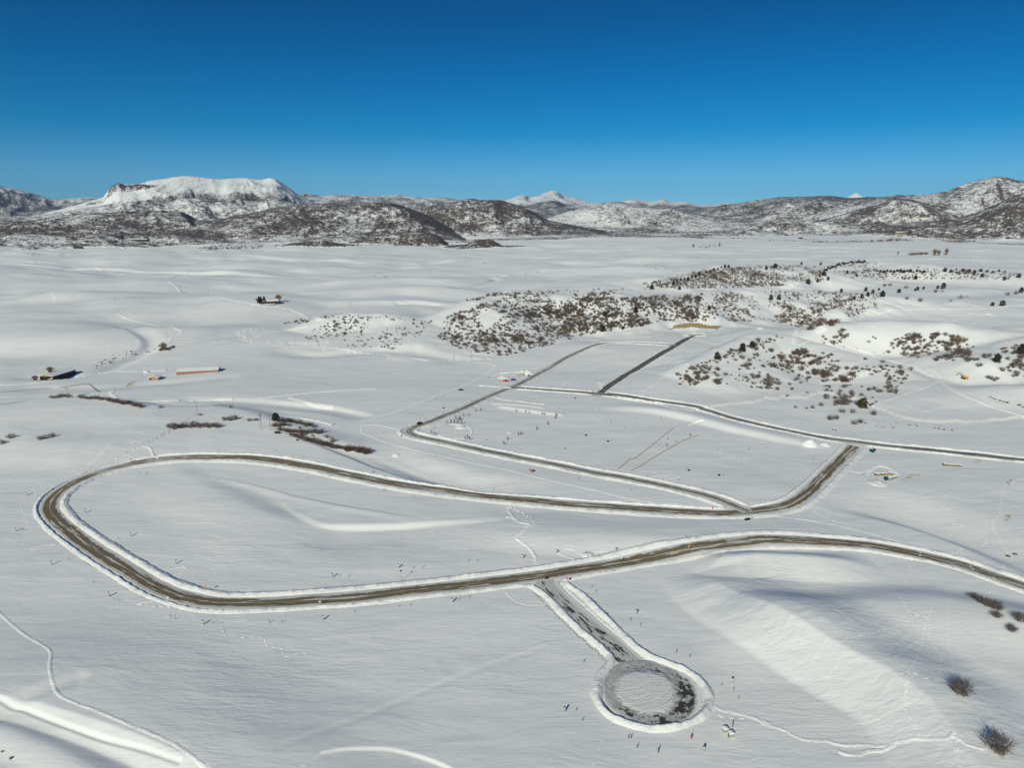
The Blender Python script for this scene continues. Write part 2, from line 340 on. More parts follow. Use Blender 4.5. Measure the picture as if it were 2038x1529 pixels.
class NT:
    def __init__(s, name, rough=0.9, spec=0.2):
        s.m = bpy.data.materials.new(name); s.m.use_nodes = True; s.n = s.m.node_tree.nodes; s.l = s.m.node_tree.links
        s.b = s.n['Principled BSDF']; s.b.inputs['Roughness'].default_value = rough; s.b.inputs['Specular IOR Level'].default_value = spec
    def node(s, t, **k):
        n = s.n.new(t)
        for a, v in k.items(): setattr(n, a, v)
        return n
    def link(s, a, b): s.l.new(a, b)
    def math(s, op, a, b=None, c=None, clamp=False):
        n = s.node('ShaderNodeMath', operation=op, use_clamp=clamp)
        for i, v in enumerate((a, b, c)):
            if v is None: continue
            if isinstance(v, (int, float)): n.inputs[i].default_value = v
            else: s.link(v, n.inputs[i])
        return n.outputs[0]
    def noise(s, vec, scale, detail=3, rough=.5, lo=None, hi=None, dist=0.0):
        n = s.node('ShaderNodeTexNoise'); n.inputs['Scale'].default_value = scale; n.inputs['Detail'].default_value = detail
        n.inputs['Roughness'].default_value = rough; n.inputs['Distortion'].default_value = dist
        if vec is not None: s.link(vec, n.inputs['Vector'])
        o = n.outputs['Fac']
        return o if lo is None else s.rng(o, lo, hi)
    def rng(s, v, a, b, c=0.0, d=1.0):
        n = s.node('ShaderNodeMapRange'); n.clamp = True
        s.link(v, n.inputs[0])
        for i, q in enumerate((a, b, c, d)):
            if isinstance(q, (int, float)): n.inputs[i + 1].default_value = q
            else: s.link(q, n.inputs[i + 1])
        return n.outputs[0]
    def mapping(s, vec, scale=(1, 1, 1), rot=(0, 0, 0)):
        n = s.node('ShaderNodeMapping'); n.inputs['Scale'].default_value = scale; n.inputs['Rotation'].default_value = rot
        s.link(vec, n.inputs[0]); return n.outputs[0]
    def pos(s): return s.node('ShaderNodeNewGeometry').outputs['Position']
    def mix(s, f, a, b):
        n = s.node('ShaderNodeMixRGB')
        for i, v in enumerate((f, a, b)):
            if isinstance(v, (int, float)): n.inputs[i].default_value = v
            elif isinstance(v, tuple): n.inputs[i].default_value = (*v, 1)
            else: s.link(v, n.inputs[i])
        return n.outputs[0]
    def bump(s, h, dist, strength=1.0, prev=None):
        n = s.node('ShaderNodeBump'); n.inputs['Strength'].default_value = strength; n.inputs['Distance'].default_value = dist
        s.link(h, n.inputs['Height'])
        if prev is not None: s.link(prev, n.inputs['Normal'])
        return n.outputs[0]
    def col(s, c):
        if isinstance(c, tuple): s.b.inputs['Base Color'].default_value = (*c, 1)
        else: s.link(c, s.b.inputs['Base Color'])
        return s
def plain(name, c, rough=.8, var=.15, scale=3.0, metal=0.0, spec=.2):
    t = NT(name, rough, spec); n = t.noise(t.node('ShaderNodeTexCoord').outputs['Object'], scale, 3)
    t.col(t.mix(n, tuple(x * (1 - var) for x in c), tuple(min(1, x * (1 + var)) for x in c)))
    t.b.inputs['Metallic'].default_value = metal
    return t.m

# ------------------------------------------------------------------ snow
SNOW = (0.80, 0.81, 0.82)
def snow_mat(name, col=SNOW, amp=1.0, lump=0.0, veg=False, vegscale=1.0):
    t = NT(name, 0.75, 0.15); p = t.pos()
    if veg:
        vg = t.node('ShaderNodeAttribute', attribute_name='veg').outputs['Fac']
        big = t.noise(p, .0035 * vegscale, 4, .6)
        # finer clumps flattened along the slope lines
        f1 = t.noise(p, .022 * vegscale, 4, .75); f2 = t.noise(p, .085 * vegscale, 2, .6)
        mixn = t.math('ADD', t.math('MULTIPLY', big, .55), t.math('ADD', t.math('MULTIPLY', f1, .85), t.math('MULTIPLY', f2, .5)))
        thr = t.math('SUBTRACT', 1.26, t.math('MULTIPLY', vg, .55))
        k = t.rng(t.math('SUBTRACT', mixn, thr), -.10, .08)
        k = t.math('MULTIPLY', k, t.rng(vg, .0, .12))
        brush = t.mix(t.noise(p, .01, 2), (.070, .052, .046), (.125, .10, .09))
        t.col(t.mix(k, col, brush))
        bn = t.math('MULTIPLY', t.noise(p, .012, 5, .7), t.rng(vg, .02, .3, 0, 14))
        st = t.noise(t.mapping(p, (.012, .05, .02), (0, 0, .12)), 1.0, 4, .6, dist=.5)
        bn = t.math('ADD', bn, t.math('MULTIPLY', st, .9))
        t.link(t.bump(bn, 1.0, 1.0), t.b.inputs['Normal'])
        return t.m
    big = t.noise(t.mapping(p, (1, 4.5, 1), (0, 0, .15)), .009, 5, .6, .3, .7, dist=.6)
    c = t.mix(big, tuple(x * .92 for x in col), col)
    t.col(c)
    # wind ripples (sastrugi), running across the wind, with patchy strength
    patch = t.noise(p, .012, 2, .5, .38, .66)
    w1 = t.noise(t.mapping(p, (.16, .62, .3), (0, 0, .16)), 1.0, 4, .6, dist=.6)
    w2 = t.noise(t.mapping(p, (.24, .95, .5), (0, 0, -.12)), 1.0, 3, .65, dist=.8)
    w3 = t.noise(t.mapping(p, (.03, .09, .05), (0, 0, .3)), 1.0, 3, .55, dist=.4)
    hgt = t.math('ADD', t.math('MULTIPLY', t.math('MULTIPLY', w1, patch), .30 * amp), t.math('ADD', t.math('MULTIPLY', t.math('MULTIPLY', w2, t.noise(p, .03, 2, .5, .35, .6)), .12 * amp), t.math('MULTIPLY', w3, .55 * amp)))
    if lump:
        l1 = t.noise(p, 1.1, 3, .7); hgt = t.math('ADD', hgt, t.math('MULTIPLY', l1, lump))
    t.link(t.bump(hgt, 1.0, 1.0), t.b.inputs['Normal'])
    return t.m
M_SNOW = snow_mat('snow_crust')
M_BANK = snow_mat('ploughed_snow', (.83, .83, .83), .3, .42)
M_TRACK = snow_mat('sunlit_disturbed_snow', (.90, .90, .90), .3, .22)  # disturbed snow, whitened further for the sun on its rough sides
M_FAR = snow_mat('snow_and_scrub', SNOW, veg=True)

# ------------------------------------------------------------------ roads (traced centre lines)
def trace(px_list, step, smooth=True):
    p = hit([q[0] for q in px_list], [q[1] for q in px_list])[:, :2]
    q, s = catmull(p, step)
    return q, s
def zz(lst, ox, oy, k=3.9192): return [(ox + a / k, oy + b / k) for a, b in lst]
ROADS = {}
def add_road(name, px, hw, mat): 
    q, s = trace(px, 1.6); ROADS[name] = dict(p=q, s=s, hw=hw, mat=mat)
    return q
A_PX = [(2420,1310),(2260,1248),(2120,1197),(2038,1167),(1990,1151),(1900,1121),(1800,1098),(1700,1083),(1600,1076),(1510,1075),(1440,1082),(1380,1091),(1300,1108),(1200,1126),(1100,1143),(1000,1156),(900,1168),(800,1179),(700,1189),(600,1196),(520,1201),(450,1202),(400,1197),(350,1184),(300,1163),(250,1133),(210,1108),(170,1082),(130,1052),(108,1030),(98,1012),(104,993),(128,972),(165,953),(210,937),(270,922),(330,913),(380,910),(430,910),(500,912),(560,919),(620,929),(700,946),(780,962),(860,974),(940,984),(1020,992),(1100,1000),(1200,1008),(1300,1015),(1400,1021),(1470,1021),(1530,1014),(1580,999),(1620,968),(1660,928),(1700,888)]
C_PX = [(2500,962),(2300,943),(2120,924),(2038,916),(1900,901),(1750,886),(1650,873),(1570,858),(1480,838),(1400,815),(1300,797),(1200,785),(1130,779),(1060,774),(1022,772)]
D_PX = [(1490,1019),(1462,1007),(1430,994),(1380,980),(1300,962),(1200,944),(1100,924),(1000,904),(900,883),(850,873),(822,866),(812,859),(822,851),(850,842),(900,822),(960,795),(1000,778),(1022,770),(1060,750),(1100,728),(1140,706),(1175,690),(1205,683),(1240,682),(1280,683),(1345,687)]
E_PX = [(1190,785),(1229.6,757),(1265,735),(1301,713),(1334,694),(1357,680),(1373,672),(1385,669)]
F_PX = zz([(340,30),(330,70),(370,140),(430,200),(560,320),(700,450),(850,575),(960,680),(1060,790),(1110,880)], 1000, 1140)

for nm, px, hw in (('A', A_PX, 5.3), ('C', C_PX, 4.6), ('D', D_PX, 4.6), ('E', E_PX, 4.6), ('F', F_PX, 4.9)):
    add_road(nm, px, hw, None)
CUL = hit([1293], [1377])[0]; CUL_R = 14.6
_c1 = hit([1207, 1379], [1385, 1375]); CUL_R = float(np.hypot(*(_c1[1] - _c1[0])[:2])) / 2 + 1.2
CUL2 = hit([1383], [666.5])[0]; CUL2_R = 13.0

def dist_poly(x, y, p):
    b = np.full(len(x), 1e9)
    for i in range(0, len(p), 1):
        b = np.minimum(b, (x - p[i, 0]) ** 2 + (y - p[i, 1]) ** 2)
    return np.sqrt(b)
def normals(p):
    t = np.gradient(p, axis=0); t /= np.linalg.norm(t, axis=1)[:, None] + 1e-9
    return np.stack([-t[:, 1], t[:, 0]], 1)

# lower the snow under the road corridors (the road sheets and ploughed banks replace it there)
LX0, LY0, LW, LH = -480, 140, 1500, 1160
LOW = np.zeros((LH, LW), np.float32)
def lower(p, rad):
    k = int(rad) + 1; yy, xx = np.mgrid[-k:k + 1, -k:k + 1]; m = (xx * xx + yy * yy) <= rad * rad
    for x, y in p:
        i, j = int(round(y - LY0)), int(round(x - LX0))
        if k < i < LH - k - 1 and k < j < LW - k - 1: LOW[i - k:i + k + 1, j - k:j + k + 1][m] = 0.55
for R_ in ROADS.values(): lower(R_['p'], R_['hw'] + 1.6)
for c, r in ((CUL, CUL_R), (CUL2, CUL2_R)): lower([(c[0], c[1])], r + 1.4)

def low_at(x, y):
    i = np.round(y - LY0).astype(int); j = np.round(x - LX0).astype(int)
    ok = (i >= 0) & (i < LH) & (j >= 0) & (j < LW)
    return np.where(ok, LOW[np.clip(i, 0, LH - 1), np.clip(j, 0, LW - 1)], 0)

# ------------------------------------------------------------------ ground sheets
def ring(name, i0, i1, mat, zsub=None, veg=False):
    X, Y, Z = GX[i0:i1], GY[i0:i1], GZ[i0:i1].copy()
    if zsub is not None: Z = Z - zsub(X.ravel(), Y.ravel()).reshape(X.shape)
    V = np.stack([X, Y, Z], -1).reshape(-1, 3); nc = X.shape[1]
    o = mesh_np(name, V, grid_faces(X.shape[0], nc), mat, attrs={'veg': GV[i0:i1]} if veg else None)
    return tag(o, kind='structure')
ring('snow_ground', 0, n1, M_SNOW, low_at)
ring('snow_plain', n1 - 1, n2, M_FAR, veg=True)
ring('hills', n2 - 1, len(RR), M_FAR, veg=True)
# ------------------------------------------------------------------ road sheets
def road_mat(name, c1, c2, wmin, cover, snowc=(.60, .59, .56), streak=(.7, .06), seed=0.0, thr=.5, crown=.0):
    t = NT(name, .8, .3); uv = t.node('ShaderNodeUVMap').outputs[0]
    sp = t.node('ShaderNodeSeparateXYZ'); t.link(uv, sp.inputs[0]); u, v = sp.outputs[0], sp.outputs[1]
    def comb(su, sv, off=0.0):
        c = t.node('ShaderNodeCombineXYZ'); t.link(t.math('MULTIPLY', u, su), c.inputs[0]); t.link(t.math('MULTIPLY', v, sv), c.inputs[1]); c.inputs[2].default_value = seed + off
        return c.outputs[0]
    wob = t.math('MULTIPLY', t.math('SUBTRACT', t.noise(comb(0, .022), 1, 3, .6), .5), 4.6)
    rag = t.math('MULTIPLY', t.math('SUBTRACT', t.noise(comb(.5, .22, 3), 1, 5, .75), .5), 3.4)
    au = t.math('ABSOLUTE', t.math('ADD', u, t.math('ADD', wob, t.math('MULTIPLY', rag, .35))))
    edge = t.math('ADD', wmin, t.math('ADD', rag, t.math('MULTIPLY', t.math('SUBTRACT', t.noise(comb(0, .015, 7), 1, 2), .5), 1.8)))
    m = t.rng(t.math('SUBTRACT', edge, au), 0, .35)
    st = t.noise(comb(streak[0], streak[1], 11), 1, 4, .65)
    st2 = t.noise(comb(.5, .011, 15), 1, 2, .5)
    holes = t.rng(t.math('ADD', st, t.math('MULTIPLY', t.math('SUBTRACT', st2, .5), .8)), cover, cover + .05)
    m = t.math('MULTIPLY', m, t.math('SUBTRACT', 1.0, holes))
    # a crown of packed snow left between the wheel paths
    cl = t.math('ABSOLUTE', t.math('ADD', u, t.math('ADD', t.math('MULTIPLY', wob, 1.0), .2)))
    cw = t.rng(t.noise(comb(0, .03, 51), 1, 3, .6), .50, .66, 0, crown)
    m = t.math('MULTIPLY', m, t.rng(t.math('SUBTRACT', t.math('ADD', cl, t.math('MULTIPLY', rag, .12)), cw), 0, .2))
    pav = t.mix(t.noise(comb(1.2, .15, 21), 1, 4, .7), c1, c2)
    dirt = t.mix(t.noise(comb(.6, .1, 31), 1, 4, .6), tuple(x * .8 for x in snowc), snowc)
    fade = t.rng(au, 3.6, 5.0)
    dirt = t.mix(fade, dirt, (.76, .76, .75))
    t.col(t.mix(m, dirt, pav))
    h = t.math('ADD', t.math('MULTIPLY', m, -.05), t.math('MULTIPLY', t.noise(comb(2.5, .5, 41), 1, 3, .7), .05))
    t.link(t.bump(h, 1.0, 1.0), t.b.inputs['Normal'])
    return t.m
M_RA = road_mat('sanded_road_with_snow', (.105, .082, .050), (.235, .185, .115), 3.2, .57, crown=.7)
M_RC = road_mat('dark_asphalt_with_snow', (.085, .074, .070), (.16, .14, .13), 2.3, .60, seed=5.0)
M_RD = road_mat('grey_asphalt_with_snow', (.13, .115, .095), (.22, .195, .16), 1.9, .60, (.62, .61, .59), seed=9.0, crown=.4)
M_RE = road_mat('black_asphalt_with_snow', (.07, .065, .064), (.12, .112, .11), 3.6, .74, seed=13.0)
M_RF = road_mat('packed_icy_snow_road', (.04, .032, .03), (.08, .065, .06), 3.6, .345, (.58, .58, .57), (.55, .16), seed=17.0)
def road_sheet(name, R_, mat, off, ncs=13):
    p, s, hw = R_['p'], R_['s'], R_['hw'] + 1.0
    n = normals(p); u = np.linspace(-hw, hw, ncs)
    X = p[:, 0:1] + n[:, 0:1] * u; Y = p[:, 1:2] + n[:, 1:2] * u
    Z = ground(X.ravel(), Y.ravel()).reshape(X.shape) + off - .12 * (np.abs(u) > hw - 1.5)
    V = np.stack([X, Y, Z], -1).reshape(-1, 3)
    uv = np.stack([np.broadcast_to(u, X.shape), np.broadcast_to(s[:, None], X.shape)], -1).reshape(-1, 2)
    f = grid_faces(len(p), ncs)
    o = mesh_np(name, V, f, mat, uv=uv)
    return tag(o, kind='structure')
road_sheet('road', ROADS['A'], M_RA, .030)
road_sheet('road', ROADS['C'], M_RC, .050)
road_sheet('road', ROADS['D'], M_RD, .040)
road_sheet('road', ROADS['E'], M_RE, .022)
road_sheet('road', ROADS['F'], M_RF, .020)
def disc_mat():
    _e = ROADS['F']['p'][-1] - CUL[:2]; _q = ROADS['F']['p']; _q = _q[np.argmin(np.abs(np.hypot(_q[:, 0] - CUL[0], _q[:, 1] - CUL[1]) - CUL_R))] - CUL[:2]; _q = _q / np.hypot(*_q)
    t = NT('turning_circle_ice', .7, .35); uv = t.node('ShaderNodeUVMap').outputs[0]
    sp = t.node('ShaderNodeSeparateXYZ'); t.link(uv, sp.inputs[0]); X, Y = sp.outputs[0], sp.outputs[1]   # -1..1
    r = t.math('SQRT', t.math('ADD', t.math('MULTIPLY', X, X), t.math('MULTIPLY', Y, Y)))
    nz = t.noise(uv, 5.0, 5, .65); nz2 = t.noise(uv, 2.2, 3, .5); nb = t.noise(uv, 3.0, 5, .7)
    rr_ = t.math('ADD', r, t.math('MULTIPLY', t.math('SUBTRACT', nb, .5), .22))
    # the mound left by the plough sits off centre, towards the left
    X2 = t.math('ADD', X, .06); Y2 = t.math('ADD', Y, -.02)
    rm = t.math('ADD', t.math('SQRT', t.math('ADD', t.math('MULTIPLY', X2, X2), t.math('MULTIPLY', Y2, Y2))), t.math('MULTIPLY', t.math('SUBTRACT', nb, .5), .38))
    mound = t.rng(rm, .68, .55)
    ring_ = t.math('MULTIPLY', t.rng(rm, .62, .69), t.rng(rr_, .94, .86))
    sidef = t.rng(t.math('ADD', t.math('MULTIPLY', X, .75), t.math('MULTIPLY', Y, -.45)), -.7, .6, -.075, .055)
    k = t.rng(t.math('ADD', t.math('ADD', nz, t.math('MULTIPLY', nz2, .25)), sidef), .655, .69)
    k = t.math('MULTIPLY', k, ring_)
    # curved wheel scrapes across the mound
    c = t.node('ShaderNodeCombineXYZ'); t.link(t.math('MULTIPLY', t.math('SQRT', t.math('ADD', t.math('MULTIPLY', t.math('ADD', X, .5), t.math('ADD', X, .5)), t.math('MULTIPLY', t.math('SUBTRACT', Y, .75), t.math('SUBTRACT', Y, .75)))), 17), c.inputs[0])
    t.link(t.math('MULTIPLY', X, 1.2), c.inputs[1])
    rings = t.noise(c.outputs[0], 1.0, 4, .75); scr = t.noise(t.mapping(uv, (3, 26, 1), (0, 0, .7)), 1.0, 3, .7)
    cen = t.mix(t.math('MULTIPLY', t.math('ADD', rings, scr), .5), (.52, .52, .51), (1.0, 1.0, .98))
    outer = t.mix(t.noise(uv, 4.5, 5, .7, .3, .7), (.24, .24, .24), (.62, .62, .61))
    base = t.mix(mound, outer, cen)
    lane = t.rng(t.math('ADD', t.math('MULTIPLY', X, float(_q[0])), t.math('MULTIPLY', Y, float(_q[1]))), .62, .78, 1.0, 0.0)
    base = t.mix(t.math('MULTIPLY', t.rng(rr_, .88, .97), lane), base, (.78, .78, .78))
    t.col(t.mix(k, base, t.mix(nz, (.03, .025, .022), (.075, .065, .06))))
    hgt = t.math('ADD', t.math('MULTIPLY', t.math('ADD', t.math('MULTIPLY', rings, .60), t.math('MULTIPLY', scr, .30)), mound), t.math('ADD', t.math('MULTIPLY', mound, .18), t.math('MULTIPLY', nz, .06)))
    t.link(t.bump(hgt, 1.0, 1.0), t.b.inputs['Normal'])
    return t.m
def disc(name, c, R, off, mat, nr=26, na=96):
    V = []; uv = []
    for i in range(nr + 1):
        r = R * i / nr
        for j in range(na):
            a = 2 * pi * j / na; V.append((c[0] + r * cos(a), c[1] + r * sin(a))); uv.append((r / R * cos(a), r / R * sin(a)))
    V = np.array(V); Z = ground(V[:, 0], V[:, 1]) + off
    Fq = [(i * na + j, i * na + (j + 1) % na, (i + 1) * na + (j + 1) % na, (i + 1) * na + j) for i in range(nr) for j in range(na)]
    Fq = [(a, d, c_, b) for a, b, c_, d in Fq]
    return tag(mesh_np(name, np.c_[V, Z], Fq, mat, uv=uv), kind='structure')
disc('turning_circle', CUL, CUL_R + .9, .045, disc_mat())
t = NT('packed_snow', .8, .2); t.col(t.mix(t.noise(t.pos(), .5, 4, .6), (.50, .50, .49), (.72, .72, .71))); M_PACK = t.m
disc('turning_circle', CUL2, CUL2_R + .9, .05, M_PACK)

# ------------------------------------------------------------------ ploughed banks
def bank(p, hgt, wi, wo, seed=0, keep=None, lump=.42, name='snow_bank', mat=None, flip=False, step=.9):
    """crest line p; wi = width on the left of its direction, wo = width on the right"""
    p, s = catmull(np.asarray(p)[:, :2], step) if keep is None else (p, np.r_[0, np.cumsum(np.linalg.norm(np.diff(p, axis=0), axis=1))])
    n = normals(p); u = np.r_[-1, -.8, -.55, -.28, -.08, .08, .28, .55, .8, 1.0]
    off = np.where(u > 0, u * wi, u * wo)
    X = p[:, 0:1] + n[:, 0:1] * off; Y = p[:, 1:2] + n[:, 1:2] * off
    prof = np.maximum(0, 1 - np.abs(u) ** 1.25)
    k = np.ones(len(p), bool) if keep is None else keep
    e = np.full(len(p), 1e9); last = -1e9
    for i in range(len(p)):
        if not k[i]: last = s[i]
        e[i] = min(e[i], s[i] - last)
    last = 1e9
    for i in range(len(p) - 1, -1, -1):
        if not k[i]: last = s[i]
        e[i] = min(e[i], last - s[i])
    e = np.minimum(e, np.minimum(s, s[-1] - s) + .01)
    tp = sstep(0, 3.5, e)[:, None]
    hv = hgt * (1 + .55 * fbm(s / 7.0 + seed, s * 0 + seed, seed, 4, .7))[:, None]
    off = off * (1 + .30 * fbm(s / 11.0 + seed, s * 0 + 3.7, seed + 5, 3))[:, None]
    X = p[:, 0:1] + n[:, 0:1] * off; Y = p[:, 1:2] + n[:, 1:2] * off
    z = ground(X.ravel(), Y.ravel()).reshape(X.shape)
    lm = lump * fbm(X / 1.6, Y / 1.6, 51 + seed, 4, .65).reshape(X.shape) * (prof ** .5)
    Z = z + hv * prof * tp + lm * tp - .22 * (np.abs(u) > .9) - .05
    jx = .3 * fbm(X / 1.1, Y / 1.1, 61, 2).reshape(X.shape)
    V = np.stack([X + jx, Y, Z], -1).reshape(-1, 3)
    fk = (k[:-1] & k[1:])
    f = grid_faces(len(p), len(u)).reshape(len(p) - 1, len(u) - 1, 4)[fk].reshape(-1, 4)
    if len(f) == 0: return None
    return tag(mesh_np(name, V, f, mat or M_BANK), kind='structure')
def road_banks(nm, hgt, wi, wo, others, sides=(1, -1), extra=None, fill=.35):
    R_ = ROADS[nm]; p = R_['p']; n = normals(p)
    for sd in sides:
        q = p + n * sd * (R_['hw'] + wi * .75)
        for _ in range(2): q[1:-1] = q[1:-1] * .5 + (q[:-2] + q[2:]) * .25
        k = dist_poly(q[:, 0], q[:, 1], p) > R_['hw'] + wi * .75 - .6
        for o in others: k &= dist_poly(q[:, 0], q[:, 1], ROADS[o]['p']) > ROADS[o]['hw'] + .9
        if extra is not None: k &= extra(q)
        # resample kept runs to fine steps
        runs = []; st = None
        for i in range(len(q) + 1):
            if i < len(q) and k[i]:
                if st is None: st = i
            else:
                if st is not None and i - st > 4: runs.append(q[st:i])
                st = None
        for r_ in runs:
            a, b = (wo, wi) if sd > 0 else (wi, wo)
            bank(r_, hgt, a, b, seed=int(abs(r_[0, 0])) % 97)
road_banks('A', .75, 1.1, 2.0, ('C', 'D', 'F'), sides=(1,))
road_banks('A', 1.0, 2.2, 3.0, ('C', 'D', 'F'), sides=(-1,))
road_banks('C', 0.9, 2.0, 2.2, ('A', 'D', 'E'))
road_banks('D', .9, 2.0, 2.8, ('A', 'C', 'E'))
road_banks('E', 0.8, 1.8, 2.0, ('C', 'D'), extra=lambda q: np.hypot(q[:, 0] - CUL2[0], q[:, 1] - CUL2[1]) > CUL2_R + .5)
bank(hit(*zip(*[(1047,1163),(1072,1176),(1094,1193),(1113,1213),(1150,1250),(1180,1275),(1201,1294),(1216,1310),(1213,1323),(1198,1340),(1190,1360),(1188,1385),(1195,1405),(1212,1424),(1243,1439),(1282,1449),(1322,1451),(1362,1443),(1392,1429),(1408,1411),(1412,1390),(1404,1369),(1388,1350),(1364,1335),(1340,1325),(1310,1314),(1284,1302),(1261,1284),(1240,1263),(1218,1241),(1195,1220),(1170,1195),(1150,1178),(1134,1168),(1124,1158)])), 1.2, 2.0, 2.1, seed=3)
_a = np.linspace(-1.9, 4.0, 60); bank(np.stack([CUL2[0] + (CUL2_R + 2) * np.cos(_a), CUL2[1] + (CUL2_R + 2) * np.sin(_a)], 1), 1.3, 2, 2.2, seed=4)

# ------------------------------------------------------------------ tracks and worn lines in the snow
def track(px, w, h=.12, wob=.3, mat=None, dots=False, name='snow_track', raw=False):
    q, s = trace(px, .8 if not raw else 2.0) if not raw else raw
    n = normals(q)
    if wob: q = q + n * (wob * fbm(s / 5.0, s * 0 + len(s), 71, 3))[:, None]
    n = normals(q); u = np.r_[-1, -.55, -.2, .2, .55, 1] * w / 2
    X = q[:, 0:1] + n[:, 0:1] * u; Y = q[:, 1:2] + n[:, 1:2] * u
    prof = np.r_[-.35, .8, 1, 1, .8, -.35]
    wv = 1 + .5 * fbm(s / 2.5, s * 0 + 7, 81, 2)
    Z = ground(X.ravel(), Y.ravel()).reshape(X.shape) + .02 + h * prof * wv[:, None] + .10 * h / .12 * fbm(X / .9, Y / .9, 91, 2).reshape(X.shape)
    V = np.stack([X, Y, Z], -1).reshape(-1, 3)
    f = grid_faces(len(q), len(u)).reshape(len(q) - 1, len(u) - 1, 4)
    if dots:
        k = (np.floor(s[:-1] / 1.6) % 2 == 0); f = f[k]
    return tag(mesh_np(name, V, f.reshape(-1, 4), mat or M_TRACK), kind='structure')
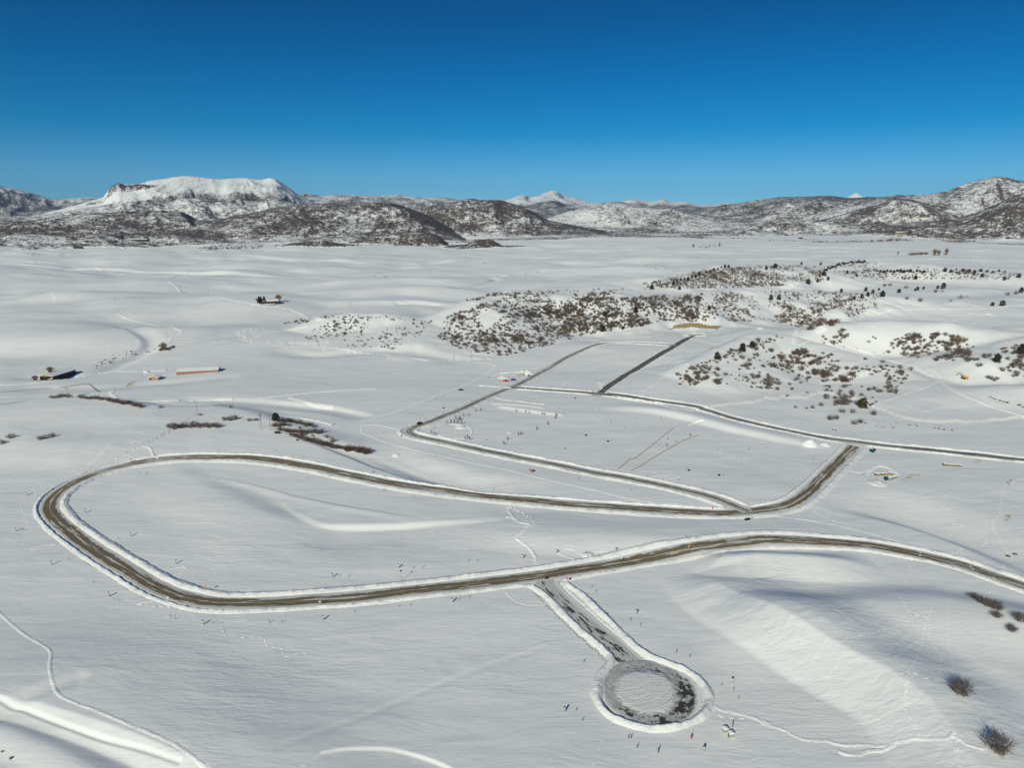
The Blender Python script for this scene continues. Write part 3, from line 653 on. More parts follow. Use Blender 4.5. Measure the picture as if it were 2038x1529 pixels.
TR = [
 (zz([(-20,300),(60,375),(200,490),(340,570),(390,620),(388,720),(395,790),(440,930),(520,990),(700,1060),(900,1140),(1100,1225),(1300,1310),(1450,1400),(1600,1525),(1640,1580)], 0, 1140), 1.5, .12, .1, 0),
 (zz([(1640,1040),(1700,1070),(1800,1090),(1950,1130),(2100,1190)], 1000, 1140), 2.2, .16, .3, 0),
 (zz([(0,1100),(120,1150),(250,1210),(370,1255),(560,1290),(650,1310),(800,1315),(950,1300),(1100,1270),(1270,1255),(1480,1240),(1530,1225)], 1500, 1140, 3.788), 1.7, .15, 1.3, 0),
 (zz([(640,1345),(720,1370),(820,1370),(900,1350),(980,1335),(1060,1300)], 1500, 1140, 3.788), 2.0, .2, .7, 0),
 (zz([(1500,1240),(1560,1270),(1600,1300),(1740,1340)], 1500, 1140, 3.788), 1.5, .14, .5, 0),
 (zz([(1480,1250),(1510,1340),(1540,1440),(1580,1520)], 1500, 1140, 3.788), 1.3, .1, .9, 1),
 (zz([(1530,1250),(1530,1350),(1560,1470)], 1500, 1140, 3.788), 1.1, .1, .8, 1),
 (zz([(1640,1060),(1700,1120),(1800,1135),(1900,1135)], 1000, 1140), 1.2, .1, .4, 1),
 (zz([(850,1160),(800,1230),(770,1330),(720,1480),(700,1560)], 1000, 1140), .7, .06, .2, 1),
 (zz([(1180,720),(1150,800),(1140,900),(1150,1020),(1190,1120),(1260,1230)], 1500, 1140, 3.788), .8, .06, .4, 1),
 (zz([(650,520),(760,480),(900,450),(1020,420),(1150,370),(1300,290)], 1500, 1140, 3.788), .7, .06, .3, 1),
 (zz([(1100,770),(1190,740),(1280,790),(1400,830)], 1500, 1140, 3.788), .8, .07, .4, 1),
 (zz([(1440,120),(1470,190),(1460,480),(1500,680),(1460,780)], 1500, 1140, 3.788), .5, .04, .5, 1),
 (zz([(30,150),(60,195),(130,235),(220,255),(300,252),(350,235)], 1000, 1140), 1.4, .08, .1, 0),
 (zz([(40,905),(90,990),(150,1020),(220,1035),(180,1070),(120,1140),(200,1215),(250,1290),(260,1350)], 1000, 780), 2.4, .26, .9, 0),
 (zz([(60,900),(130,930),(200,970),(250,1000),(230,1040),(170,1060)], 1000, 780), 2.4, .25, 1.2, 1),
 (zz([(200,1215),(270,1300),(290,1350)], 1000, 780), 1.0, .12, .5, 1),
 (zz([(430,1255),(500,1290),(580,1310)], 1000, 780), 1.6, .16, .4, 0),
 (zz([(490,1225),(560,1240),(640,1280)], 1000, 780), 1.0, .1, .3, 0),
 (zz([(720,1250),(880,1240),(1000,1200),(1200,1175),(1330,1160)], 1000, 780), 1.0, .1, .3, 0),
 (zz([(0,600),(240,660),(450,710),(700,765),(900,815),(1100,855),(1280,875),(1400,880),(1540,915)], 1000, 780), 1.7, .12, .2, 0),
 (zz([(860,285),(870,320),(960,360),(1100,410),(1300,460),(1500,505),(1700,550),(2040,620)], 500, 780), 1.7, .12, .3, 0),
 (zz([(850,265),(920,258),(1000,262),(1080,280),(1170,295)], 500, 780), 3.5, .15, .4, 0),
 (zz([(840,250),(900,222),(1000,190),(1100,165),(1250,105),(1400,50),(1600,-30),(1750,-90),(1860,-160),(1900,-205),(1850,-220),(1700,-230),(1300,-255),(900,-300),(500,-345),(0,-370),(-400,-395),(-700,-405)], 500, 780), 3.2, .14, .3, 0),
 (zz([(60,1440),(160,1380),(250,1300),(300,1100),(240,960),(300,880)], -20, 760), .7, .05, .2, 1),
 (zz([(240,1225),(330,1205),(440,1190)], 0, 780), 1.2, .12, .5, 0),
 (zz([(240,1235),(350,1225),(430,1195)], 0, 780), 1.0, .1, .5, 0),
 (zz([(1060,245),(1110,235),(1200,220)], 0, 1140), 1.4, .14, .5, 0),
 (zz([(1080,250),(1200,262),(1330,270)], 0, 1140), 1.2, .12, .5, 1),
 (zz([(1720,390),(1740,450),(1760,500)], 0, 1140), .7, .08, .3, 1),
 (zz([(1180,345),(1040,405),(840,490),(640,580),(540,635),(430,690)], 0, 1140), .6, .05, .3, 1),
 (zz([(1260,1410),(1340,1380),(1460,1372),(1400,1420)], 0, 780), 1.2, .12, .4, 0),
 (zz([(1060,440),(1120,430),(1170,440),(1200,500),(1240,520)], 0, 780), 2.2, .25, .3, 0),
 (zz([(1250,1240),(1270,1180),(1245,1110)], 1500, 780, 3.788), .8, .06, .4, 1),
 (zz([(0,935),(200,945),(450,975),(700,1025),(900,1075),(1100,1130),(1300,1190),(1500,1240)], 1500, 780, 3.788), 1.8, .12, .3, 0),
 (zz([(1430,1222),(1520,1210),(1630,1170),(1740,1150),(1750,1030),(1745,960)], 1500, 780, 3.788), 1.2, .08, .6, 1),
 (zz([(1890,700),(1860,800),(1850,930),(1800,980),(1830,1080),(1910,1200),(1870,1320)], 1500, 780, 3.788), 1.6, .1, .6, 1),
 (zz([(1930,690),(2040,650)], 1500, 780, 3.788), 1.4, .1, .4, 1),
 (zz([(460,900),(560,960),(700,1000),(735,1030)], 1500, 780, 3.788), 1.2, .08, .4, 1),
 (zz([(670,590),(740,600),(800,610),(850,590),(910,565),(980,570),(1060,595)], 1500, 780, 3.788), 2.0, .18, .4, 0),
 (zz([(320,1160),(380,1190),(440,1190),(410,1160)], 1500, 780, 3.788), 1.2, .1, .3, 1),
 (zz([(380,1190),(430,1240)], 1500, 780, 3.788), .8, .08, .3, 1),
 (zz([(1185,1320),(1170,1390),(1130,1440)], 1500, 780, 3.788), .9, .08, .4, 1),
 (zz([(1160,665),(1310,650),(1390,668)], 1000, 780), 1.0, .08, .2, 0),
 (zz([(1160,665),(1200,690),(1390,670)], 1000, 780), .9, .08, .3, 0),
 (zz([(1440,265),(1500,240),(1570,218)], 1000, 780), 2.6, .5, .2, 0),
 # snowmobile and farm tracks of the valley
 (zz([(130,510),(250,522),(350,550),(430,590),(540,625)], 500, 480), 6.5, .25, .3, 0),
 (zz([(0,495),(130,515)], 500, 480), 4.5, .25, .3, 0),
 (zz([(0,750),(120,722),(260,700),(380,675),(450,665)], 500, 480), 4.5, .2, .3, 0),
 (zz([(0,1120),(110,1118),(400,1092),(600,1060),(800,1030),(1000,1015),(1300,1010)], 0, 480), 7, .25, .5, 0),
 (zz([(920,570),(960,590),(1080,630),(1220,660),(1370,680),(1415,700),(1400,730),(1340,750),(1320,790)], 0, 480), 4.0, .2, .4, 0),
 (zz([(0,135),(150,148),(250,162),(350,178)], 0, 480), 7, .3, .6, 0),
 (zz([(570,198),(780,220),(880,255),(990,270)], 0, 480), 7, .3, .6, 0),
 (zz([(1320,318),(1370,350),(1410,395)], 0, 480), 6, .3, .6, 0),
 (zz([(1740,440),(1850,470),(2040,500)], 0, 480), 4.5, .2, .3, 0),
 (zz([(1600,805),(1700,790),(1850,768),(2040,745)], 0, 480), 4.5, .2, .4, 0),
 (zz([(880,1170),(870,1190),(940,1230),(1100,1248),(1400,1245)], 0, 480), 4.0, .25, .4, 0),
 (zz([(1480,1245),(1700,1235),(1820,1230)], 0, 480), 4.5, .3, .4, 0),
 (zz([(60,1225),(300,1200),(500,1180),(700,1165),(980,1150)], 500, 480), 4.0, .2, .3, 0),
 (zz([(310,1222),(400,1245),(520,1275),(650,1293)], 500, 480), 6.5, .3, .3, 0),
 (zz([(210,1355),(350,1375),(500,1400),(640,1435)], 500, 480), 4.5, .3, .3, 0),
 (zz([(1000,765),(1100,740),(1200,690),(1280,640)], 800, 540), 3.0, .12, .4, 0),
 (zz([(380,610),(300,720),(430,755),(560,775),(760,810),(900,860),(1100,920),(1250,970),(1380,1040),(1480,1110),(1600,1170),(1800,1250),(2050,1330)], 1500, 480, 3.788), 4.2, .2, .3, 0),
 (zz([(290,700),(480,775),(700,830),(900,880),(1150,950),(1400,1060)], 1500, 480, 3.788), 2.2, .15, .3, 0),
 (zz([(890,1250),(930,1215),(1040,1190),(1180,1140),(1300,1100),(1400,1055)], 1500, 480, 3.788), 2.4, .15, .4, 0),
 (zz([(1300,960),(1380,1000),(1450,1070)], 1500, 480, 3.788), 2.0, .15, .4, 0),
 (zz([(740,620),(820,570),(950,540),(1100,515),(1300,508),(1550,515),(1750,510),(2050,480)], 1500, 480, 3.788), 4.5, .25, .3, 0),
 (zz([(960,450),(1060,480),(1140,505)], 1500, 480, 3.788), 4.0, .2, .3, 0),
 (zz([(0,345),(250,365),(560,365),(830,380)], 1500, 480, 3.788), 5.5, .25, .4, 0),
 (zz([(350,40),(600,70),(850,95),(1070,120)], 1500, 480, 3.788), 9.0, .3, .5, 0),
 (zz([(1080,1190),(1150,1140),(1250,1070),(1350,985),(1450,955)], 1000, 480), 2.4, .14, .5, 0),
 (zz([(450,1140),(600,1045),(750,965)], 1000, 480), 1.6, .08, .3, 0),
]
for px, w, h, wob, dots in TR:
    if w >= 4.0: w, h = w * 1.35, h * 1.5
    try: track(px, w, h, wob, dots=bool(dots))
    except Exception as ex: print('track failed', ex, px[0])

# wandering animal trails
rs_ = np.random.RandomState(21)
for x0, y0, x1, y1 in ((480,1270,610,1310),(1790,1180,1880,1330),(1850,1200,1800,1400),(1820,980,1930,1060),(1900,1080,1990,1180)):
    n_ = 7; pts_ = [(x0 + (x1 - x0) * i / n_ + rs_.normal(0, 9), y0 + (y1 - y0) * i / n_ + rs_.normal(0, 6)) for i in range(n_ + 1)]
    track(pts_, .55 + .35 * rs_.rand(), .07, .5, dots=True)

# ------------------------------------------------------------------ small mesh builder
class MB:
    def __init__(s): s.v = []; s.f = []
    def add(s, v, f):
        o = len(s.v); s.v += [tuple(q) for q in v]; s.f += [tuple(i + o for i in q) for q in f]; return s
    def box(s, x0, x1, y0, y1, z0, z1):
        v = [(x, y, z) for z in (z0, z1) for y in (y0, y1) for x in (x0, x1)]
        return s.add(v, [(0, 2, 3, 1), (4, 5, 7, 6), (0, 1, 5, 4), (2, 6, 7, 3), (0, 4, 6, 2), (1, 3, 7, 5)])
    def tube(s, a, b, r0, r1=None, n=8, caps=True):
        r1 = r0 if r1 is None else r1; a = np.array(a, float); b = np.array(b, float); d = b - a; d /= np.linalg.norm(d) + 1e-9
        u = np.cross(d, (0, 0, 1) if abs(d[2]) < .9 else (1, 0, 0)); u /= np.linalg.norm(u); w = np.cross(d, u)
        v = [a + (u * cos(2 * pi * i / n) + w * sin(2 * pi * i / n)) * r0 for i in range(n)] + [b + (u * cos(2 * pi * i / n) + w * sin(2 * pi * i / n)) * r1 for i in range(n)]
        f = [(i, (i + 1) % n, n + (i + 1) % n, n + i) for i in range(n)]
        if caps: f += [tuple(range(n))[::-1], tuple(range(n, 2 * n))]
        return s.add(v, f)
    def prism(s, poly, y0, y1):        # poly in (x, z)
        n = len(poly); v = [(x, y0, z) for x, z in poly] + [(x, y1, z) for x, z in poly]
        return s.add(v, [(i, (i + 1) % n, n + (i + 1) % n, n + i) for i in range(n)] + [tuple(range(n))[::-1], tuple(range(n, 2 * n))])
    def build(s, name, mat, parent=None, smooth=False, bevel=0):
        me = bpy.data.meshes.new(name); me.from_pydata(s.v, [], s.f); me.update()
        import bmesh
        bm = bmesh.new(); bm.from_mesh(me); bmesh.ops.recalc_face_normals(bm, faces=bm.faces)
        if bevel: bmesh.ops.bevel(bm, geom=bm.edges[:], offset=bevel, segments=1, affect='EDGES')
        bm.to_mesh(me); bm.free()
        if smooth:
            for p in me.polygons: p.use_smooth = True
        me.materials.append(mat)
        o = bpy.data.objects.new(name, me); COL.objects.link(o)
        if parent: o.parent = parent
        return o
def empty(name, loc, rz=0.0, label=None, cat=None, group=None):
    o = bpy.data.objects.new(name, None); COL.objects.link(o); o.location = loc; o.rotation_euler = (0, 0, rz); o.empty_display_size = .5
    return tag(o, label, cat, group)
def dup(root, loc, rz, scale=None, label=None, group=None):
    r = root.copy(); COL.objects.link(r); r.location = loc; r.rotation_euler = (0, 0, rz)
    if scale is not None: r.scale = scale if hasattr(scale, '__len__') else (scale,) * 3
    if label: r['label'] = label
    if group: r['group'] = group
    for ch in list(root.children):
        c = ch.copy(); COL.objects.link(c); c.parent = r
        for g in list(ch.children):
            d = g.copy(); COL.objects.link(d); d.parent = c
    return r
def at(px, py): return hit([px], [py])[0]

# ------------------------------------------------------------------ materials for things
def twig_mat(name, c1, c2):
    t = NT(name, .95, .05); n = t.noise(t.node('ShaderNodeTexCoord').outputs['Object'], 1.6, 3, .7)
    oi = t.node('ShaderNodeObjectInfo').outputs['Random']
    t.col(t.mix(t.math('ADD', t.math('MULTIPLY', n, .6), t.math('MULTIPLY', oi, .4)), c1, c2)); return t.m
M_TWIG = twig_mat('grey_brown_twigs', (.075, .058, .050), (.21, .175, .155))
M_TWIGR = twig_mat('reddish_twigs', (.085, .045, .035), (.20, .125, .10))
M_TWIGT = twig_mat('tan_twigs', (.16, .11, .07), (.30, .23, .16))
M_LEAF = twig_mat('evergreen_foliage', (.018, .022, .010), (.055, .060, .026))
M_OLIVE = twig_mat('olive_foliage', (.05, .045, .008), (.12, .10, .02))
M_BARK = plain('bark', (.10, .075, .055), .9)
M_WOOD = plain('weathered_pole_wood', (.23, .17, .11), .9)
M_WOODG = plain('grey_fence_wood', (.12, .105, .09), .9)
M_PALE = plain('pale_grey_green_plastic', (.33, .35, .30), .6, .08)
M_CAP = plain('dark_shadow_blue', (.03, .06, .09), .5)
M_STEEL = plain('galvanised_steel', (.30, .31, .31), .4, .1, metal=.6)
M_DARK = plain('dark_rubber', (.018, .018, .02), .6)
M_RED = plain('red_paint', (.45, .03, .03), .5, .1)
M_YEL = plain('yellow_sign_paint', (.75, .42, .015), .5, .05)
M_YELM = plain('yellow_machine_paint', (.62, .30, .03), .5, .15)
M_WHITE = plain('white_paint', (.75, .75, .73), .5, .04)
M_BLUE = plain('blue_tarpaulin', (.012, .035, .22), .6, .2)
M_TEAL = plain('dark_teal_plastic', (.006, .07, .085), .5, .2)
M_ORANGE = plain('orange_fence_fabric', (.34, .19, .11), .8, .2)
M_TAN = plain('tan_siding', (.34, .23, .13), .8, .1)
M_BROWN = plain('brown_siding', (.075, .045, .045), .8, .2)
M_PINK = plain('rusty_pink_metal_siding', (.30, .195, .16), .7, .12, .1)
M_GLASS = plain('dark_glass', (.02, .025, .03), .15, .1, spec=.6)
M_ROOFD = plain('dark_roofing', (.06, .05, .055), .8, .2)
M_ROOFS = snow_mat('roof_snow', (.82, .82, .82), .25, .05)
M_CREAM = plain('cream_wall', (.46, .42, .34), .8, .1)
M_BLOCK = plain('khaki_blocks', (.20, .17, .11), .9, .3)
M_ROCK = plain('brown_rock', (.15, .11, .075), .95, .35, .8)
M_GREENB = plain('pale_green_box_paint', (.33, .35, .22), .5, .15)
M_CARB = plain('black_car_paint', (.012, .012, .014), .25, .1, spec=.6)
M_EARTH = None

# ------------------------------------------------------------------ shrubs
def shrub_arrays(rs, n, h, w, tw, sub=2, sides=2):
    """a fan of bare twigs from a low base: returns V, F (triangles)"""
    V = []; T = []
    for i in range(n):
        a = rs.uniform(0, 2 * pi); lean = rs.uniform(0, 1) ** .6
        b = np.array([cos(a), sin(a), 0]) * w * .22 * rs.uniform(0, 1)
        tip = np.array([cos(a + rs.uniform(-.5, .5)) * w * .5 * lean, sin(a + rs.uniform(-.5, .5)) * w * .5 * lean, h * (1 - .45 * lean ** 2) * rs.uniform(.6, 1.05)])
        mid = b * .4 + tip * .6 + rs.normal(0, .05 * w, 3)
        segs = [(b + (0, 0, -.3), mid, tw), (mid, tip, tw * .6)]
        for _ in range(sub):
            q = mid * .5 + b * .2 + tip * .3 if rs.rand() < .5 else mid * .4 + tip * .6
            segs.append((q, q + (tip - b) * .35 * rs.uniform(.6, 1.1) + rs.normal(0, .12 * w, 3) + (0, 0, .08 * h), tw * .5))
        for p, q, r in segs:
            d = q - p; u = np.cross(d, rs.normal(0, 1, 3)); u /= np.linalg.norm(u) + 1e-9; v = np.cross(d / (np.linalg.norm(d) + 1e-9), u)
            o = len(V)
            V += [p + u * r, p - u * .5 * r + v * .87 * r, p - u * .5 * r - v * .87 * r, q]
            T += [(o, o + 1, o + 3), (o + 1, o + 2, o + 3), (o + 2, o, o + 3)]
    return np.array(V, np.float32), np.array(T, np.int32)
BUSH = []
for k in range(5):
    rs = np.random.RandomState(100 + k)
    BUSH.append(shrub_arrays(rs, 125, 1.0, 1.3, .015, 3))
BUSHM = [shrub_arrays(np.random.RandomState(120 + k), 52, 1.0, 1.3, .030, 2) for k in range(4)]
BUSHS = [shrub_arrays(np.random.RandomState(140 + k), 13, 1.0, 1.35, .085, 1) for k in range(5)]
def tri_obj(name, V, T, mat, parent=None):
    return mesh_np(name, V, T, mat, smooth=False, parent=parent)
_proto = {}
def bush_thing(kind, mat, k, name, cat):
    key = (kind, mat.name, k)
    lib = {'near': BUSH, 'mid': BUSHM}[kind]
    if key not in _proto:
        V, T = lib[k % len(lib)]
        me_o = tri_obj(name, V, T, mat); _proto[key] = me_o.data
        o = me_o
    else:
        o = bpy.data.objects.new(name, _proto[key]); COL.objects.link(o)
    o['category'] = cat
    return o
BUSH_LIST = []     # x, y, z, size, aspect, matcode, label, group
def put_bush(px, py, size, asp=.8, mat='g', label=None, group=None):
    p = at(px, py); BUSH_LIST.append((p[0], p[1], p[2], size, asp, mat, label, group))
def in_poly(x, y, poly):
    c = np.zeros(len(x), bool); n = len(poly)
    for i in range(n):
        x0, y0 = poly[i]; x1, y1 = poly[(i + 1) % n]
        c ^= ((y0 > y) != (y1 > y)) & (x < (x1 - x0) * (y - y0) / (y1 - y0 + 1e-9) + x0)
    return c
def scatter(poly, n, smin, smax, label, group, mat='g', clump=.45, cs=40.0, seed=1, asp=.8):
    rs = np.random.RandomState(seed); P_ = np.array(poly, float); got = 0
    x0, y0 = P_.min(0); x1, y1 = P_.max(0)
    for _ in range(12):
        X = rs.uniform(x0, x1, n * 3); Y = rs.uniform(y0, y1, n * 3); m = in_poly(X, Y, poly); X, Y = X[m], Y[m]
        if len(X) == 0: continue
        h = hit(X, Y); d = fbm(h[:, 0] / cs, h[:, 1] / cs, seed + 200, 3) * .5 + .5
        keep = d > (clump + rs.uniform(-.10, .10, len(X)))
        for q, dd in zip(h[keep], d[keep]):
            if got >= n: return
            s = smin + (smax - smin) * rs.rand() ** 1.8 * (0.7 + .9 * sstep(.5, .72, dd))
            BUSH_LIST.append((q[0], q[1], q[2], s, asp * rs.uniform(.8, 1.15), mat if rs.rand() > .08 else 'r', label, group)); got += 1
G = 'leafless shrubs on the slopes'
L_K5 = 'leafless grey-brown shrub on the snowy knoll right of the plowed side street'
scatter([(1352,752),(1400,724),(1470,692),(1540,671),(1560,672),(1620,702),(1700,706),(1790,728),(1815,745),(1780,788),(1740,806),(1690,812),(1600,800),(1520,785),(1440,765),(1375,768)], 360, 2.2, 5.8, L_K5, G, clump=.44, cs=26, seed=31)
scatter([(1345,748),(1380,728),(1440,700),(1500,680),(1545,668),(1555,675),(1500,694),(1440,716),(1400,738),(1375,772),(1352,768)], 95, 2.2, 4.2, 'leafless shrub in the dark row along the left edge of the knoll', 'shrubs along the knoll edge', clump=.2, seed=32)
scatter([(1540,705),(1600,700),(1660,706),(1670,722),(1600,728),(1530,722)], 45, 3, 6, L_K5, G, mat='r', clump=.3, seed=33)
scatter([(1612,664),(1700,656),(1790,664),(1900,668),(1945,690),(1950,722),(1880,722),(1800,708),(1740,700),(1640,682)], 200, 2.6, 6.4, 'leafless shrub on the snowy bank above the curving track', 'shrubs above the curving track', clump=.44, cs=24, seed=34)
scatter([(1940,738),(1960,702),(2060,676),(2060,755),(1990,762),(1960,757)], 60, 3, 7, 'leafless shrub on the slope behind the parked yellow machine', 'shrubs behind the yellow machine', clump=.42, cs=22, seed=35)
scatter([(1570,645),(1640,612),(1700,605),(1742,600),(1752,612),(1690,634),(1640,656),(1590,658)], 210, 2.5, 6, 'reddish brown leafless shrub in the thicket at the end of the ridge', 'shrubs of the reddish thicket', mat='r', clump=.36, seed=36)
scatter([(605,672),(640,642),(700,630),(780,635),(850,645),(840,672),(790,697),(700,690),(640,685)], 190, 1.8, 4.0, 'leafless shrub on the bright knoll left of the long ridge', 'shrubs on the left knoll', clump=.42, cs=30, seed=37)
K2P = [(850,652),(900,627),(960,605),(1010,592),(1080,585),(1250,590),(1350,586),(1400,584),(1400,640),(1300,645),(1240,655),(1180,665),(1120,680),(1060,697),(1000,710),(930,700),(880,680)]
scatter(K2P, 1750, 1.8, 5.2, 'leafless shrub on the long scrubby ridge across the middle', 'shrubs on the long ridge', clump=.37, cs=34, seed=38)
scatter([(1020,600),(1240,592),(1350,588),(1400,586),(1390,636),(1240,650),(1160,662),(1060,660)], 950, 2.2, 6.0, 'leafless shrub on the long scrubby ridge across the middle', 'shrubs on the long ridge', clump=.40, cs=28, seed=48)
scatter([(1400,585),(1560,579),(1740,584),(1760,592),(1650,610),(1560,640),(1480,640),(1400,640)], 800, 1.8, 5.2, 'leafless shrub on the right part of the long ridge', 'shrubs on the long ridge', clump=.44, cs=34, seed=39)
scatter([(1540,632),(1640,605),(1760,582),(1768,592),(1700,604),(1620,626),(1560,648)], 130, 3, 6, 'dark leafless shrub in the line that ends the long ridge', 'shrubs on the long ridge', clump=.25, seed=49)
scatter([(1240,572),(1310,560),(1390,542),(1480,531),(1560,528),(1640,532),(1640,560),(1560,570),(1400,575)], 1300, 2.6, 7.5, 'leafless shrub on the far scrub ridge behind the long one', 'shrubs on the far ridge', clump=.43, cs=50, seed=40)
scatter([(1640,530),(1700,521),(1760,527),(1990,541),(2060,543),(2060,556),(1800,557),(1640,553)], 420, 2.8, 7.5, 'leafless shrub on the far scrub band at the right', 'shrubs on the far ridge', clump=.44, cs=50, seed=41)
scatter([(975,586),(1080,578),(1200,576),(1300,572),(1300,576),(1200,582),(1080,586),(985,592)], 60, 2.5, 5, 'leafless shrub in the thin line along the far creek', 'shrubs along the far creek', clump=.3, seed=42)
scatter([(1160,590),(1200,578),(1245,574),(1240,580),(1200,590),(1168,596)], 50, 2, 5, 'leafless shrub on the small wedge-shaped bank before the far creek', 'shrubs along the far creek', clump=.3, seed=43)
scatter([(562,643),(600,636),(618,637),(616,642),(566,647)], 26, 2.2, 4.5, 'rust red willow shrub by the farm lane creek', 'red willows by the creek', mat='r', clump=.1, seed=44, asp=.7)
scatter([(630,632),(700,626),(760,628),(800,634),(860,640),(860,644),(700,632),(632,637)], 40, 1.8, 3.5, 'leafless shrub along the crest of the bright knoll', 'shrubs on the left knoll', clump=.2, seed=45)
scatter([(925,597),(985,586),(988,590),(928,602)], 26, 2.2, 4.5, 'reddish shrub on the creek bank beyond the ridge', 'red willows by the creek', mat='r', clump=.2, seed=46)
scatter([(180,728),(240,700),(330,694),(330,700),(250,712),(190,735)], 34, 1.2, 2.8, 'small shrub in the gully behind the long dark shed', 'gully shrubs', clump=.3, seed=47)
scatter([(310,690),(348,690),(348,698),(310,699)], 22, 2.0, 4.2, 'reddish shrub round the bare tree by the farm track', 'shrubs round the bare tree', mat='r', clump=.0, seed=50)
scatter([(395,493),(425,489),(470,486),(520,486),(528,493),(470,498),(400,499)], 190, 5, 10, 'shrub in the low strip on the far plain', 'shrubs on the far plain', clump=.42, seed=51)
scatter([(605,487),(620,482),(650,479),(672,484),(678,488),(640,491),(612,491)], 120, 5, 11, 'shrub on the small dark hump of the far plain', 'shrubs on the far humps', clump=.2, seed=62)
scatter([(695,487),(730,476),(770,469),(820,464),(860,466),(885,480),(880,487),(800,490),(720,490)], 260, 5, 10, 'shrub on the low pale hill at the foot of the scrub hills', 'shrubs on the far humps', clump=.42, seed=63)
scatter([(928,486),(950,478),(975,475),(1000,486),(970,489)], 120, 5, 11, 'shrub on the small hump at the middle of the far plain', 'shrubs on the far humps', clump=.2, seed=64)
scatter([(545,488),(580,485),(578,489),(548,491)], 26, 4, 8, 'shrub in the thin strip between the far humps', 'shrubs on the far humps', clump=.1, seed=65)
scatter([(40,505),(75,503),(80,508),(45,509)], 14, 3, 6, 'shrub in the small far group at the left', 'shrubs on the far plain', clump=.1, seed=52)
scatter([(115,505),(133,505),(133,511),(115,511)], 12, 3, 6, 'shrub beside the far dark-roofed barn', 'shrubs on the far plain', clump=.0, seed=53)
scatter([(735,540),(805,545),(800,552),(750,552)], 22, 1.5, 4, 'lone shrub on the plain above the farmhouse', 'shrubs on the far plain', clump=.3, seed=54)
scatter([(1035,532),(1060,530),(1075,545),(1040,550)], 18, 2, 4, 'small shrub on the far hollow slope', 'shrubs on the far plain', clump=.2, seed=55)
scatter([(1275,530),(1300,525),(1340,528),(1320,538),(1285,536)], 36, 1.5, 4, 'small shrub on the pale far hillock', 'shrubs on the far plain', clump=.3, seed=56)
scatter([(600,490),(1380,490),(1380,520),(600,540)], 40, 2, 4, 'isolated shrub on the open snow plain', 'shrubs on the far plain', clump=.3, seed=57)
scatter([(1800,520),(2060,500),(2060,540),(1800,530)], 40, 2, 5, 'isolated shrub on the far right fields', 'shrubs on the far plain', clump=.3, seed=58)
scatter([(1387,492),(1410,487),(1440,486),(1445,490),(1390,495)], 26, 4, 9, 'bare shrub in the lone far cluster on the white plain', 'shrubs on the far plain', clump=.0, seed=59)
scatter([(1720,860),(1840,850),(1900,855),(1840,830),(1720,838)], 20, .6, 1.6, 'tiny shrub poking from the snow above the dark upper road', 'tiny shrubs above the road', clump=.3, seed=60)
scatter([(545,830),(600,838),(640,852),(660,870),(640,878),(600,868),(560,850)], 24, 1.6, 3.6, 'small grey shrub in the drifts right of the power poles', 'shrubs by the power poles', clump=.2, seed=61)
# hand placed shrubs
NEAR = [
 ((1938,1190),4.0,.6,'leafless shrub at the upper end of the clump beside the lower road'), ((1952,1199),4.2,.7,'dark shrub second from the top of the clump beside the lower road'),
 ((1966,1206),4.4,.75,'broad dark shrub in the middle of the clump beside the lower road'), ((1982,1212),5.0,.8,'largest shrub of the clump beside the lower road'),
 ((1982,1228),3.9,.7,'low spreading shrub just below the roadside clump'), ((2030,1236),5.0,.8,'spiky shrub at the right edge under the lower road'), ((2013,1256),3.6,.8,'small round shrub at the right edge of the foreground'),
 ((1912,1381),6.4,.85,'large bare shrub alone on the right foreground slope'), ((1985,1494),7.0,.85,'largest bare shrub in the lower right corner beside the trail end')]
for (px, py), s, a, lb in NEAR: put_bush(px, py, s, a, 'n', lb, 'foreground shrubs')
LEFT = [((4,884),5,.7,'shrub cut by the left edge of the picture'), ((22,872),6,.6,'low wide shrub left of the bright drift'), ((80,875),5,.6,'dark low shrub, left one of a pair'), ((92,873),5,.6,'dark low shrub in the middle of a small left row'), ((106,869),4.5,.75,'shrub at the right end of the small left row'),
 ((320,812),3.5,.6,'small shrub on the rise behind the left hedge'), ((460,812),3.5,.6,'small shrub right of the cross-armed pole'), ((398,827),3,.6,'tiny shrub at the foot of the cross-armed pole'),
 ((447,837),4.8,.7,'shrub in front of the leftmost of the paired power poles'), ((458,837),5.4,.75,'rounded shrub before the paired power poles'), ((468,835),5,.8,'tall shrub before the paired power poles'), ((497,838),4,.55,'low shrub touching the foot of the taller paired pole'), ((510,837),4,.6,'low shrub beside the taller paired pole'),
 ((662,880),4.5,.9,'round brown shrub alone above the dark hedge end')]
for (px, py), s, a, lb in LEFT: put_bush(px, py, s, a, 'g', lb, 'shrubs on the left rise')
for i in range(17):
    t_ = i / 16.0; put_bush(337 + 98 * t_, 851 + 2 * sin(i * 2.1) - 1.5 * t_, 4.6 + 1.4 * sin(i * 1.7), .7 + .1 * sin(i), 'g', 'dense leafless shrub in the dark hedge above the road loop', 'shrubs of the left hedge')
